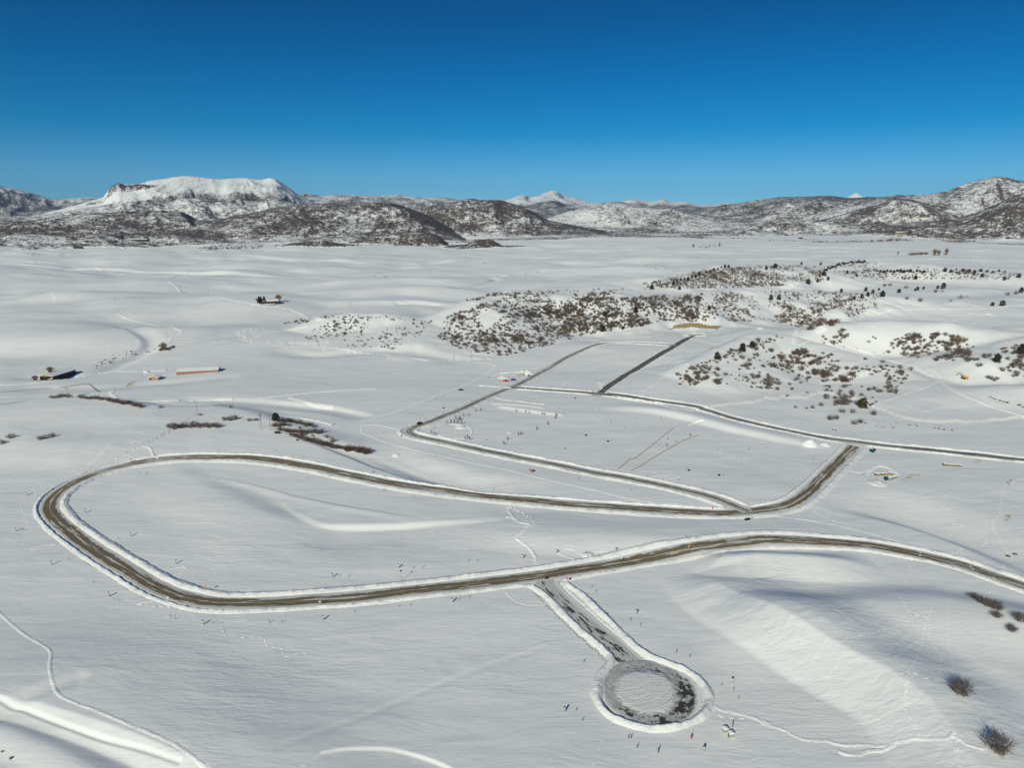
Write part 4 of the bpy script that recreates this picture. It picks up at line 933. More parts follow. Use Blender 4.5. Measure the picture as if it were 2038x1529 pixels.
for (a, b, n, s, lb, gp) in (((103,793),(136,791),7,4.5,'low dark shrub on the crest left of the tall corral pole','crest shrubs'), ((158,792),(215,797),12,4.2,'low dark shrub on the crest right of the tall corral pole','crest shrubs'), ((218,799),(282,810),15,4.6,'dark shrub in the crest row that descends to the right','crest shrubs'),
   ((548,838),(580,842),7,4.5,'reddish shrub at the foot of the round evergreen','shrubs by the power poles'), ((580,842),(625,850),9,4.0,'shrub in the upper row right of the power poles','shrubs by the power poles'), ((545,850),(566,848),5,4.6,'shrub in the second row right of the power poles','shrubs by the power poles'),
   ((556,856),(600,864),9,4.2,'shrub in the third row right of the power poles','shrubs by the power poles'), ((580,868),(612,878),9,4.6,'shrub in the lower dark row above the road','shrubs by the power poles'), ((612,878),(650,888),10,4.6,'shrub in the lower dark row above the road','shrubs by the power poles'),
   ((652,888),(692,897),10,4.0,'shrub in the thin end of the lower dark row','shrubs by the power poles'), ((693,895),(735,903),11,5.2,'tall dense shrub at the right end of the dark row','shrubs by the power poles'), ((602,862),(640,862),7,4.2,'grey shrub in the drifts right of the power poles','shrubs by the power poles')):
    for i in range(n):
        t_ = i / (n - 1.0); put_bush(a[0] + (b[0] - a[0]) * t_, a[1] + (b[1] - a[1]) * t_ + random.uniform(-1.6, 1.6), s * random.uniform(.75, 1.2), .72, 'g' if i % 3 else 'r', lb, gp)
for (px, py, s, lb) in ((1652,836,5.2,'dark shrub on the left of the pair below the knoll'), (1663,835,5,'dark shrub on the right of the pair below the knoll'), (1700,845,4.6,'dark shrub just above the rocky cut'), (1712,842,4.6,'pointed shrub beside the rocky cut'), (1738,826,5,'spreading shrub right of the olive tree foot'), (1697,822,4.4,'shrub below and left of the olive tree'), (1676,821,4.8,'low shrub in the row left of the olive tree'), (1634,808,4,'small reddish shrub near the knoll foot'), (1617,813,3.6,'small shrub near the knoll foot'), (1583,812,2.6,'tiny shrub nearest the dark upper road'), (1605,814,2.6,'tiny shrub second nearest the dark upper road'),
   (1732,808,3.4,'small shrub touching the right of the olive tree'), (1812,737,5,'dark shrub at the right end of the knoll'), (1795,742,4,'small dark shrub at the right end of the knoll'), (1756,722,4.4,'low dark shrub above the right end of the knoll'), (1722,716,3.6,'low shrub on the top of the knoll'),
   (1805,596,7,'shrub pair left one on the upper right field'), (1831,600,8,'broad shrub on the upper right field'), (1892,600,5,'small shrub on the upper right field'), (1912,594,9,'tall pale shrub on the upper right field'), (1925,592,6,'small shrub at the right of the tall pale one'), (1862,582,8,'low reddish shrub on the upper far field'), (1875,581,6,'low shrub beside a reddish one on the far field'), (2005,588,9,'wide shrub near the right edge of the far field'), (2022,586,9,'second wide shrub near the right edge of the far field'),
   (1760,570,9,'reddish shrub group left part on the far field'), (1772,569,9,'reddish shrub group right part on the far field'), (1803,574,9,'dense reddish shrub on the far field'), (1896,680,6,'golden brown tall shrub above the curving track'), (1908,682,9.5,'tallest golden brown shrub above the curving track'), (1918,680,7,'golden brown shrub behind the tallest one')):
    put_bush(px, py, s, .85, 't' if 'golden' in lb or 'pale' in lb else ('r' if 'reddish' in lb else 'g'), lb, 'single shrubs of the right slopes')
B = BUSH_LIST
app = [(-(b[3] / math.hypot(b[0], b[1]) * (3.0 if b[5] == 'n' else 1.0) * (1.6 if b[7] in ('single shrubs of the right slopes', 'shrubs on the left rise') else 1)), i) for i, b in enumerate(B)]
app.sort(); IND = set(i for _, i in app[:292])
MATS = {'g': M_TWIG, 'r': M_TWIGR, 't': M_TWIGT, 'n': M_TWIG}
for i, b in enumerate(B):
    if i not in IND: continue
    x, y, z, s, asp, mc, lb, gp = b
    o = bush_thing('near' if mc == 'n' else 'mid', MATS[mc], i, 'shrub', 'shrub')
    o.location = (x, y, z - .1); o.rotation_euler = (0, 0, (i * 2.399) % 6.283); o.scale = (s, s, s * asp)
    o['label'] = lb; o['group'] = gp or G
def merge_bushes(name, idx, mat, lib, label=None):
    Vs = []; Ts = []; o = 0; rs = np.random.RandomState(5)
    for i in idx:
        x, y, z, s, asp = B[i][:5]; V, T = lib[i % len(lib)]
        a = rs.uniform(0, 6.28); c, q = cos(a), sin(a)
        W_ = np.stack([(V[:, 0] * c - V[:, 1] * q) * s + x, (V[:, 0] * q + V[:, 1] * c) * s + y, V[:, 2] * s * asp + z - .1], 1)
        Vs.append(W_); Ts.append(T + o); o += len(V)
    if not Vs: return
    return tag(tri_obj(name, np.vstack(Vs), np.vstack(Ts), mat), 'countless leafless scrub shrubs covering the snowy ridges', 'scrub', kind='stuff')
rest = [i for i in range(len(B)) if i not in IND]
for mc, nm in (('g', 'scrub'), ('r', 'scrub'), ('t', 'scrub')):
    merge_bushes(nm, [i for i in rest if B[i][5] == mc and math.hypot(B[i][0], B[i][1]) < 1150], MATS[mc], BUSHM)
    merge_bushes(nm, [i for i in rest if B[i][5] == mc and math.hypot(B[i][0], B[i][1]) >= 1150], MATS[mc], BUSHS)
print('bushes', len(B), 'individual', len(IND))

# scrub woods of the far hills: tufts scattered where the hills carry brush
def far_scrub():
    rs = np.random.RandomState(77); N = 60000
    rr = np.exp(rs.uniform(math.log(3000), math.log(10500), N)); aa = rs.uniform(radians(-42), radians(42), N)
    x = rr * np.sin(aa); y = rr * np.cos(aa); z = ground(x, y)
    i = np.clip(np.searchsorted(RR, rr) - 1, 0, len(RR) - 2); j = np.clip(np.searchsorted(az, aa) - 1, 0, len(az) - 2)
    v = GV[i, j]; d = fbm(x / 120, y / 120, 301, 4) * .5 + .5; d2 = fbm(x / 450, y / 450, 311, 3) * .5 + .5
    # a thin sprinkling of trees and thickets over the valley floor at the right
    keep = (d * .6 + d2 * .4) > (.76 - .46 * v); keep &= v > .1
    x, y, z, rr = x[keep], y[keep], z[keep], rr[keep]; n = len(x)
    s = rs.uniform(2.2, 6.0, n) * (1 + (rr - 3000) / 9000); k = 5
    V = []; a0 = rs.uniform(0, 6.28, n)
    for q in range(k):
        a = a0 + q * 2 * pi / k; V.append(np.stack([x + s * .62 * np.cos(a), y + s * .62 * np.sin(a), z - 1 + 0 * s], 1))
    for q in range(k):
        a = a0 + q * 2 * pi / k + .5; V.append(np.stack([x + s * .5 * np.cos(a) * rs.uniform(.5, 1.2, n), y + s * .5 * np.sin(a) * rs.uniform(.5, 1.2, n), z + s * rs.uniform(.3, .75, n)], 1))
    V = np.stack(V, 1).reshape(-1, 3); base = np.arange(n)[:, None] * 2 * k; F_ = []
    for q in range(k):
        a, b = q, (q + 1) % k; F_.append(base + np.array([[a, b, k + b]])); F_.append(base + np.array([[a, k + b, k + a]]))
    F_.append(base + np.array([[k, k + 1, k + 3]])); F_.append(base + np.array([[k + 1, k + 2, k + 3]])); F_.append(base + np.array([[k, k + 3, k + 4]]))
    Fq = np.concatenate(F_, 0)
    print('far scrub', n)
    o = tri_obj('scrub_wood', V, Fq, M_FARTW); tag(o, 'dark leafless oak scrub covering the far hills', 'scrub wood', kind='stuff')
M_FARTW = plain('far_scrub_twigs', (.085, .066, .06), .95, .35, .02)
far_scrub()

# ------------------------------------------------------------------ trees
def crown_arrays(rs, n, prof, leaf, zlo=.12):
    V = []; T = []
    for i in range(n):
        h = zlo + (1 - zlo) * rs.rand() ** .9; a = rs.uniform(0, 2 * pi); r = prof(h) * (.35 + .65 * rs.rand() ** .5) * (1 + .25 * sin(3 * a + 9 * h))
        c = np.array([r * cos(a), r * sin(a), h]); 
        for _ in range(2):
            d1 = rs.normal(0, 1, 3); d1 /= np.linalg.norm(d1); d2 = np.cross(d1, rs.normal(0, 1, 3)); d2 /= np.linalg.norm(d2)
            o = len(V); q = c + rs.normal(0, leaf * .4, 3); V += [q + d1 * leaf, q - d1 * leaf * .6 + d2 * leaf * .8, q - d1 * leaf * .6 - d2 * leaf * .8]; T.append((o, o + 1, o + 2))
    return np.array(V, np.float32), np.array(T, np.int32)
def tree_proto(name, kind, label, cat, mat, k=0):
    root = empty(name, (0, 0, -500), 0, label, cat)
    rs = np.random.RandomState(300 + k)
    if kind == 'juniper': V, T = crown_arrays(rs, 420, lambda h: .40 * math.sqrt(max(0, 1 - (h * 1.05 - .25) ** 2 * 1.2)) * (1 if h < .8 else (1 - h) / .2 + .15), .06, .08)
    elif kind == 'conifer': V, T = crown_arrays(rs, 420, lambda h: .26 * (1.04 - h), .05, .10)
    else: V, T = shrub_arrays(rs, 170, 1.0, .85, .010, 4); V[:, 2] = V[:, 2] * .8 + .2
    tri_obj('crown', V, T, mat, root)
    m = MB(); m.tube((0, 0, -.1), (0, 0, .5), .035, .015, 7); m.tube((0, 0, .3), (.12, .05, .6), .014, .004, 5); m.tube((0, 0, .28), (-.1, .08, .55), .014, .004, 5); m.tube((0, 0, .33), (.02, -.12, .62), .013, .004, 5)
    m.build('trunk', M_BARK, root)
    return root
JUN = [tree_proto('juniper_tree', 'juniper', '', 'tree', M_LEAF, k) for k in range(3)]
CON = tree_proto('conifer_tree', 'conifer', '', 'tree', M_LEAF, 7)
BARE = tree_proto('bare_tree', 'bare', '', 'tree', M_TWIGT, 8)
OLV = tree_proto('olive_shrub_tree', 'juniper', '', 'tree', M_OLIVE, 9)
USED = {}
def place_tree(proto, px, py, h, label, group=None, wide=1.0):
    p = at(px, py); first = proto.name not in USED
    sc = (h * wide, h * wide, h)
    if first:
        USED[proto.name] = 1; o = proto; o.location = (p[0], p[1], p[2] - .1); o.rotation_euler = (0, 0, random.uniform(0, 6)); o.scale = sc; o['label'] = label
        if group: o['group'] = group
        return o
    return dup(proto, (p[0], p[1], p[2] - .1), random.uniform(0, 6), sc, label, group)
GJ = 'evergreens on the scrub ridges'
for i, (px, py, h, lb) in enumerate([
 (1297,576,9,'broad dark juniper alone at the left tip of the far ridge'), (1264,623,9,'dark conical evergreen inside the long ridge scrub'), (1204,631,8,'narrow evergreen left of the conical one in the long ridge'), (1198,660,9,'evergreen near the lower edge of the long ridge'), (1411,618,7,'small evergreen right of centre in the long ridge'), (1239,656,5,'tiny evergreen low on the long ridge'),
 (1352,577,8,'juniper on the smooth slope behind the long ridge'), (1477,700,9,'tall evergreen rising from the knoll edge row'), (1427,716,8,'evergreen in the middle of the knoll edge row'), (1496,692,7,'olive-tinted evergreen on top of the knoll edge'),
 (1525,537,9,'left one of two junipers on the far ridge top'), (1543,534,12,'right one of two junipers on the far ridge top'), (1595,527,9,'lone juniper on the far ridge skyline'), (1633,528,9,'juniper right of the lone skyline one'), (1640,549,11,'wide juniper low on the far ridge'), (1608,566,13,'tallest juniper at the foot of the far ridge'), (1627,562,9,'juniper right of the tallest at the foot of the far ridge'), (1648,558,9,'pointed juniper standing apart below the far ridge'),
 (1723,580,10,'leaning narrow juniper above the long ridge end'), (1674,582,9,'juniper above the long ridge in its right part'), (1534,597,9,'juniper left one in the ridge middle right'), (1550,597,9,'juniper next to the ridge middle right one'), (1756,591,11,'tall dark juniper at the tip of the long ridge'), (1749,578,6,'small juniper above the ridge tip'), (1789,583,9,'dark round juniper right of the ridge tip'),
 (1821,579,6,'first of three small pointed evergreens on the far field'), (1826,578,9,'tallest of three small pointed evergreens on the far field'), (1838,576,7,'last of three small pointed evergreens on the far field'), (1877,575,14,'large pointed evergreen on the far right field'), (1866,575,8,'small juniper beside the large pointed evergreen'), (1822,556,10,'round juniper at the foot of the far right band'), (1686,545,9,'juniper under the curved far tree line'), (1705,551,7,'small juniper under the far tree line'),
 (1938,548,7,'small juniper on the far right band'), (1954,552,10,'pointed juniper on the far right band'), (1999,558,10,'big juniper in the right part of the far band'), (2027,553,11,'round juniper near the right edge of the far band'), (2032,583,12,'dark tree crowning the right edge shrubs'), (1995,609,10,'round olive juniper beside the upper right track'), (1975,609,7,'small ragged evergreen left of the round olive one'),
 (2031,706,11,'dark green tree with blue shadow at the right edge'), (1984,722,9,'dark evergreen on the slope behind the yellow machine'), (1737,585,8,'juniper closing the dark line of the long ridge'), (1727,590,8,'juniper in the dark line near the ridge tip'), (1715,594,8,'juniper third from the end in the dark line'), (1700,597,7,'juniper fourth from the end in the dark line'),
 (549,838,6.5,'round dark evergreen right of the paired power poles')]):
    place_tree(JUN[i % 3], px, py, h, lb, GJ, 1.1 if 'round' in lb or 'broad' in lb or 'wide' in lb else .85)
for i in range(26):
    px = 1746 + 92 * (i / 14.0) if i < 15 else 1880 + (i - 15) * 12.0
    place_tree(JUN[i % 3], px, 541 + (i % 3) * 1.2, 4.5 + 4.5 * random.random(), 'dark juniper in the level row across the far right field', 'row of junipers on the far field', 1.2)
for i in range(24):
    t_ = i / 23.0; place_tree(JUN[i % 3], 1638 + 82 * t_, 540 - 18 * math.sin(t_ * 1.5) + random.uniform(-2, 2), 4 + 4 * random.random(), 'dark juniper in the curved line on the far ridge top', 'curved line of junipers', 1.15)
for i in range(16):
    t_ = i / 15.0; place_tree(JUN[i % 3], 1340 + 110 * t_, 566 - 34 * t_ + random.uniform(-3, 3), 5 + 4 * random.random(), 'dark juniper climbing the left edge of the far ridge', 'junipers on the far ridge edge', 1.0)
place_tree(OLV, 1716, 812, 8.2, 'olive green bushy tree at the foot of the shrubby knoll', None, 1.15)
for px, py, h, lb in ((515.5,604,11,'leftmost dark conifer beside the farmhouse'), (519.5,605,12,'dense dark conifer at the farmhouse corner'), (526,600,9,'smaller conifer behind the farmhouse'), (510,598,4,'tiny conifer apart on the left of the farmhouse')):
    place_tree(CON, px, py, h, lb, 'conifers by the farmhouse', 1.3)
for px, py, h, lb, w in ((554.5,601,13,'tan bare tree behind the right end of the farmhouse',1.0), (326,697,9.5,'bare tree with reddish shrubs by the farm track',1.2), (100,741,6,'tan bare bush-like tree behind the long dark shed',1.6), (70,757,5,'low tan bare tree left of the long dark shed',1.6), (1860,508,24,'bare grey tree, left of two on the far right plain',1.0), (1868,508,20,'bare grey tree close behind the left one on the plain',.9), (1883,507,26,'bare grey tree alone at the right on the far plain',.7), (1787,507,14,'thin bare tree before the pale far bank',.6),
   (1380,492,16,'bare tree in the lone far cluster on the plain',.9), (1432,490,18,'taller bare tree in the lone far cluster on the plain',.7)):
    place_tree(BARE, px, py, h, lb, None, w)
WR = empty('willow_clump', (0, 0, 0))
bpy.data.objects.remove(WR)
for i in range(9):
    p = at(1810 + i * 4.3, 508 - .2 * i); o = bush_thing('mid', M_TWIGR if i % 3 else M_TWIGT, i, 'willow_clump', 'shrub')
    o.location = p; s = 11 + 4 * random.random(); o.scale = (s, s, s * .75); o['label'] = 'rust red willow in the far row on the right plain'; o['group'] = 'red willows on the far plain'
for i in range(6):
    p = at(1735 + i * 9.3 + (i % 2) * 3, 481 - .3 * i); o = bush_thing('mid', M_TWIGR, i, 'willow_clump', 'shrub')
    o.location = p; s = 20 + 10 * random.random(); o.scale = (s, s, s * .6); o['label'] = 'rust red thicket at the edge of the far valley scrub'; o['group'] = 'red thickets of the far valley'

# young planted trees round the pond
SAP = empty('sapling', (0, 0, -500), 0, '', 'sapling')
m = MB(); m.tube((0, 0, -.2), (0, 0, 2.2), .07, .04, 6); m.build('trunk', M_BARK, SAP)
V, T = shrub_arrays(np.random.RandomState(400), 30, 2.0, 1.3, .045, 2); V[:, 2] += .9; tri_obj('crown', V, T, M_TWIG, SAP)
sap_n = 0
def sapling(px, py, s, lb, gp):
    global sap_n
    p = at(px, py); sap_n += 1
    if sap_n == 1: o = SAP; o.location = p; o.scale = (s,) * 3; o['label'] = lb; o['group'] = gp
    else: o = dup(SAP, p, random.uniform(0, 6), s, lb, gp)
for px, py in ((889.5,845),(897.7,843),(904.8,843),(911.5,844),(919,845),(907.5,836),(913.8,838),(916,836)): sapling(px, py, 1.3, 'young bare tree in the cluster above the small pond', 'saplings above the pond')
for px, py in ((922.5,829),(932.7,828),(946.8,820),(956.6,818)): sapling(px, py, 1.1, 'young tree in the row leading from the pond towards the road corner', 'saplings up the field')
for px, py in ((858,863),(864,865.5),(868,866)): sapling(px, py, .9, 'small young tree at the left rim of the pond', 'saplings at the left rim of the pond')
for px, py in ((925.6,875),(930.7,873),(934.6,876.5)): sapling(px, py, 1.2, 'young tree in the trio right of the pond', 'saplings right of the pond')
for px, py in ((1027,820),(1046,822),(1053,824),(1079,826),(1083,827)): sapling(px, py, 1.0, 'small dark tree on the white snow ridge in the middle field', 'saplings on the white ridge')
for px, py in ((1003,886),(1010,877),(1032,867),(1037,866),(1068,856),(1090,846),(1105,834),(1107,829)): sapling(px, py, 1.2, 'pale thin sapling scattered in the middle field', 'pale saplings of the middle field')
# clipped arc of tiny plants round the pond
a_ = np.linspace(2.9, 1.9, 9)
for i in range(9): sapling(857 + 36 * (i / 8.0), 855 - 9 * math.sin(i / 8.0 * 1.5), .45, 'tiny plant in the dotted arc along the pond rim', 'tiny plants of the pond rim')
# the pond: a shallow snowy basin rim
track([(857,858),(866,850),(880,846),(900,845),(920,847),(934,853),(939,862),(930,870),(912,874),(890,872),(872,867)], 2.0, .35, .5)

# ------------------------------------------------------------------ posts, stakes, signs
def top_z(base, px, py):
    dx, dy, dz = ray(px, py); d = math.hypot(base[0], base[1]); return HC + float(dz) / math.hypot(float(dx), float(dy)) * d
POST = empty('utility_post', (0, 0, -500), 0, '', 'utility post')
m = MB(); m.box(-.32, .32, -.13, .13, -.3, 1.95); m.build('body', M_PALE, POST, bevel=.02)
m = MB(); m.prism([(-.30, 1.95), (.30, 1.95), (.30, 2.10), (0, 2.2), (-.30, 2.10)], -.16, .16); m.build('cap', M_CAP, POST)  # dark blue paints in the shadow that falls behind the post top
m = MB(); m.box(-.18, .18, -.145, -.132, 1.1, 1.6); m.build('label_plate', M_WHITE, POST)
STK = empty('survey_stake', (0, 0, -500), 0, '', 'stake')
m = MB(); m.box(-.075, .075, -.055, .055, -.3, 1.25); m.prism([(-.075, 1.25), (.075, 1.25), (0, 1.36)], -.055, .055); m.build('stake_body', M_WOODG, STK)
cnt = {}
def inst(proto, px, py, h0, lb, gp, toppy=None, sc=None, rz=None):
    p = at(px, py); n = proto.name.split('.')[0]; k = cnt.get(n, 0); cnt[n] = k + 1
    s = sc or 1.0
    if toppy is not None: s = max(.4, min(2.2, (top_z(p, px, toppy) - p[2]) / h0))
    r = random.uniform(-.5, .5) if rz is None else rz
    if k == 0:
        proto.location = p; proto.scale = (1, 1, s) if toppy else (s,) * 3; proto.rotation_euler = (0, 0, r); proto['label'] = lb
        if gp: proto['group'] = gp
        return proto
    return dup(proto, p, r, (1, 1, s) if toppy else s, lb, gp)
GP = 'pale utility posts by the lots'
for px, py, lb in [
 (31,1058,'pale utility post at the far left outside the road loop'), (53,987,'pale post left of the loop where the road bends back'), (169,941,'dark-capped post above the upper left bend of the loop'), (261,920,'pale post above the loop near the short side path'), (170,1021,'pale post inside the loop near its left bend'),
 (260,1068,'pale post with long shadow in the left interior of the loop'), (351,1123,'pale post inside the loop above the footprint triangle'), (103,1125,'pale post outside the loop below the beaten footpath'), (217,1188,'tall pale post outside the lower left curve'), (404,1244,'broad pale post below the bottom of the curve'),
 (643,1235,'pale post just below the lower road left of centre'), (662,1150,'pale post above the lower road with a V-shaped shadow'), (793,1131,'blue-shadowed post above the road left of centre'), (900,1200,'pale post below the lower road near the side street'), (1040,1112,'bluish tilted-looking post left of the trampled footpath'),
 (1124,1418,'pale post with shadow-blue top left of the turning circle'), (1266,1223,'dark green post right of the side street'), (1205,1230,'bluish post on the bank of the side street'), (1457,1360,'pale post with dark cap right of the turning circle'), (1400.5,1497,'tall pale post with shadow-blue top below the two green boxes'),
 (1434,1110,'teal post below the yellow road sign'), (1363.5,1074,'dark leaning post above the yellow road sign'), (1226,1098,'dark post in the bank right of the red hydrant'), (1108,1102,'dark post at the end of a ploughed footpath'), (261,1053,'small post below nothing else')][:-1]:
    inst(POST, px, py, 2.2, lb, GP)
GS = 'thin survey stakes'
def stakes(lst, lb, gp, s=1.0):
    for px, py in lst: inst(STK, px, py, 1.6, lb, gp, sc=s * random.uniform(.85, 1.15))
stakes([(46,1056),(75,988),(177,1052),(236,1073),(137,1115),(227,1195),(236,1197),(186,1161)], 'thin grey stake near the left bend of the road loop', 'stakes by the left bend')
stakes([(340,1230),(350,1234),(424,1242),(437,1243),(537,1241),(561,1240)], 'thin stake below the bottom curve of the loop', 'stakes below the bottom curve')
stakes([(706,1219),(794,1208),(817,1206),(914,1195),(934,1191)], 'thin stake just below the lower road', 'stakes below the lower road')
stakes([(675,1147),(694,1149),(822,1132),(841,1131),(932,1119),(950,1119)], 'thin stake above the lower road', 'stakes above the lower road')
stakes([(1186,1179),(1178,1170),(1255,1236),(1274,1246),(1373,1309),(1346,1300)], 'thin stake right of the side street', 'stakes right of the side street')
stakes([(1460,1376),(1470,1392),(1436,1366)], 'thin stake near the dark-capped post right of the circle', 'stakes right of the circle')
stakes([(1147,1415),(1159,1436),(1162,1319),(1175,1264)], 'thin stake left of the turning circle', 'stakes left of the circle')
stakes([(1251,1471),(1256,1471),(1268,1490)], 'thin stake below the turning circle at its left', 'stakes below the circle', 1.3)
stakes([(1310,1499)], 'dark thick stake below the turning circle', None, 1.5)
stakes([(1458,1448),(1449,1470)], 'tall thin marker stick beside the green boxes', 'sticks by the green boxes', 1.5)
stakes([(228,925),(277,942),(292,943),(547,897),(603,912),(545,935),(612,952),(763,978),(767,977),(914,972),(982,975),(823,991),(435,897)], 'thin stake along the upper arm of the road loop', 'stakes along the upper arm')
stakes([(865.5,795),(869,794),(872.5,793),(880,790),(883,789),(887,787)], 'tiny dark stake in the short row left of the field road', 'short row of stakes')
stakes([(1113,813),(1137,822),(1193,815),(1197,815),(1193,819),(1204,842),(1215,841),(1216,841),(1164,865),(1263,831),(1267,836),(1244,853),(1316,831),(1125,893),(1157,904),(1167,905),(1105,913),(1161,865),(1216,877),(1364,862)], 'small dark stake scattered over the middle field', 'stakes of the middle field')
stakes([(1429,870),(1436,867),(1427,898),(1441,898),(1491,894),(1466,914),(1474,913),(1526,891),(1530,883),(1365,934),(1439,947),(1413,949),(1352,957),(1289,949),(1218,940),(1491,896)], 'small dark stake in the right part of the middle field', 'stakes right in the middle field')
stakes([(1619,912),(1619,917),(1616,936),(1598,953),(1513,1004),(1576,972)], 'stake along the bank of the diagonal street', 'stakes along the diagonal street')
stakes([(1017,766),(1155,773),(1125,734),(1163,704),(1160,721),(1187,760),(1196,757),(1227,739),(1249,766),(1344,707),(1265,724),(1075,782),(1092,768)], 'tiny stake in the fields beside the upper side streets', 'stakes by the upper streets')
stakes([(1429,828),(1451,834),(1472,840),(1520,854),(1549,862),(1622,878),(1670,885),(1737,893),(1403,819),(1323,806)], 'short dark marker along the near side of the dark upper road', 'markers along the upper road')
stakes([(269,885),(283,884)], 'small dark stake at the end of the short side path', 'stakes at the side path end')
stakes([(1152,953),(1256,977),(1178,998),(976,853),(912,866),(860,897)], 'small dark marker with shadow between the two roads', 'markers between the roads')
# poles
def power_pole(px, py, topx, topy, lb, arms=1, transformer=False, r=.16, gp=None):
    p = at(px, py); h = top_z(p, topx, topy) - p[2]
    root = empty('utility_pole' if arms else 'thin_pole', p, radians(25), lb, 'pole', gp)
    m = MB(); m.tube((0, 0, -.5), (0, 0, h), r, r * .7, 8); m.build('shaft', M_WOOD, root)
    for k in range(arms):
        z = h - .5 - k * 1.5
        m = MB(); m.box(-1.5 + .3 * k, 1.5 - .3 * k, -.28, -.12, z, z + .2)
        for x in (-1.3 + .3 * k, 0, 1.3 - .3 * k): m.tube((x, -.2, z + .2), (x, -.2, z + .5), .07, .05, 6)
        m.build('crossarm', M_WOODG, root)
    if transformer:
        for sx in (-1, 1):
            m = MB(); m.tube((sx * .55, 0, h - 3.4), (sx * .55, 0, h - 2.3), .33, .33, 10); m.build('transformer', M_STEEL, root)
    return root
power_pole(136.4,794,132.8,771,'tall wooden pole with one arm standing in the corral',1)
power_pole(393,827,388,799,'wooden pole with crossarm alone on the left rise',1)
power_pole(520,854,517,821,'taller tan power pole with transformers, left of the pair',2,True,.2)
power_pole(538,857,535.5,824,'slimmer grey power pole, right of the pair',2)
power_pole(2009,966,2008,954,'short dark post with a side arm in the right field',1,False,.14)
power_pole(283.5,750,281.5,734,'thin pole left of the small tan shed',0,r=.12)
power_pole(313,748,311.5,733,'thin pole behind the small tan shed',0,r=.12)
power_pole(351.5,747,350.5,730,'thin pole at the left end of the long pink barn',0,r=.12)
power_pole(434.5,742,433.5,724,'thin pole at the right end of the long pink barn',0,r=.12)
power_pole(415.5,590,415.5,578,'faint distant pole beyond the farm track',0,r=.22)
power_pole(228.5,600,228,587,'faint distant pole on the left slopes',0,r=.22)
for px, py, tp, lb in ((799,1157,1135,'tall thin pole with small dark head above the lower road'), (637,1207,1197,'thin sign pole with pale head in the near road bank'), (844,1190,1188,'')):
    if not lb: continue
    p = at(px, py); h = max(2.4, top_z(p, px, tp) - p[2]); root = empty('marker_pole', p, .3, lb, 'marker pole')
    m = MB(); m.tube((0, 0, -.3), (0, 0, h), .07, .06, 6); m.build('shaft', M_STEEL, root)
    m = MB(); m.box(-.38, .38, -.05, .0, h - .75, h); m.build('head', M_DARK if 'dark' in lb else M_WHITE, root, bevel=.01)
def poly_plate(n, r, t, rot, z): 
    return [(r * cos(rot + 2 * pi * i / n), z + r * sin(rot + 2 * pi * i / n)) for i in range(n)]
def road_sign(px, py, tpx, tpy, kind, lb, face=0.0, size=.62):
    p = at(px, py); h = max(2.3, top_z(p, px, tpy) - p[2]); root = empty('road_sign', p, face, lb, 'road sign', 'road signs along the ploughed roads')
    m = MB(); m.tube((0, .05, -.4), (0, .05, h), .06, .06, 6); m.build('post', M_STEEL, root)
    z = h - size
    if kind in ('yellow', 'back'):
        m = MB(); m.prism(poly_plate(4, size * 1.05, 0, 0, z), -.04, 0.0); m.build('plate', M_YEL if kind == 'yellow' else M_WHITE, root)
        m = MB(); m.prism([(-.30, z - .22), (-.16, z - .22), (-.16, z + .02), (.12, z + .02), (.12, z - .12), (.36, z + .10), (.12, z + .30), (.12, z + .17), (-.30, z + .17)], -.055, -.042)
        if kind == 'yellow': m.build('arrow', M_DARK, root)
    elif kind == 'noentry':
        m = MB(); m.prism(poly_plate(14, size, 0, 0, z), -.04, 0.0); m.build('plate', M_RED, root)
        m = MB(); m.box(-size * .68, size * .68, -.055, -.042, z - .12, z + .12); m.build('white_bar', M_WHITE, root)
    elif kind == 'board':
        m = MB(); m.box(-.28, .28, -.04, 0, z - .6, z + .5); m.build('plate', M_WHITE, root)
road_sign(157,1052,156,1040,'yellow','yellow diamond sign with arrow inside the left bend')
road_sign(411,1180,412,1164,'yellow','yellow diamond sign with arrow on the inner bank at the bottom of the curve')
road_sign(335,1202,335,1187,'back','pale diamond sign on the outer edge of the lower left curve', .5)
road_sign(583,921,583,907,'yellow','small yellow sign beside the upper arm of the road loop')
road_sign(1371,1100,1371,1085,'yellow','yellow sign beside the lower road right of centre')
road_sign(1511,1087,1511,1073,'yellow','dull yellow sign on the near edge of the lower road', .9, .5)
road_sign(966,878,966,872,'yellow','faint yellow sign in the bank of the middle road')
road_sign(1128.5,1163,1127,1149,'noentry','round red sign with a white bar at the side street mouth', 0, .6)
road_sign(1236,1122,1235,1108,'board','narrow white sign board seen against the brown lower road')
road_sign(1496,1036,1495,1029,'yellow','small yellow marker board beside the black crates at the junction', 0, .45)
HYD = empty('fire_hydrant', (0, 0, -500), 0, '', 'fire hydrant')
m = MB(); m.tube((0, 0, -.2), (0, 0, .95), .17, .16, 10); m.tube((0, 0, .95), (0, 0, 1.2), .2, .07, 10); m.build('barrel', M_RED, HYD)
for sx in (-1, 1): m = MB(); m.tube((sx * .12, 0, .7), (sx * .34, 0, .7), .09, .09, 8); m.build('nozzle', M_RED, HYD)
m = MB(); m.tube((.1, .15, 0), (.1, .15, 2.0), .035, .03, 6); m.build('flag_stick', M_RED, HYD)
for px, py, lb in ((1376,1471,'red fire hydrant below the turning circle'), (1166,1106,'red hydrant in the dug-out snow heap above the lower road'), (743,941.5,'small red hydrant behind the upper arm of the loop'), (1418,1014,'red hydrant in the snow at the pointed road junction'), (1744,958,'red hydrant in front of the snowy block stacks')):
    inst(HYD, px, py, 1.2, lb, 'fire hydrants', sc=1.25)
YB = empty('yellow_bollard', (0, 0, -500), 0, '', 'bollard')
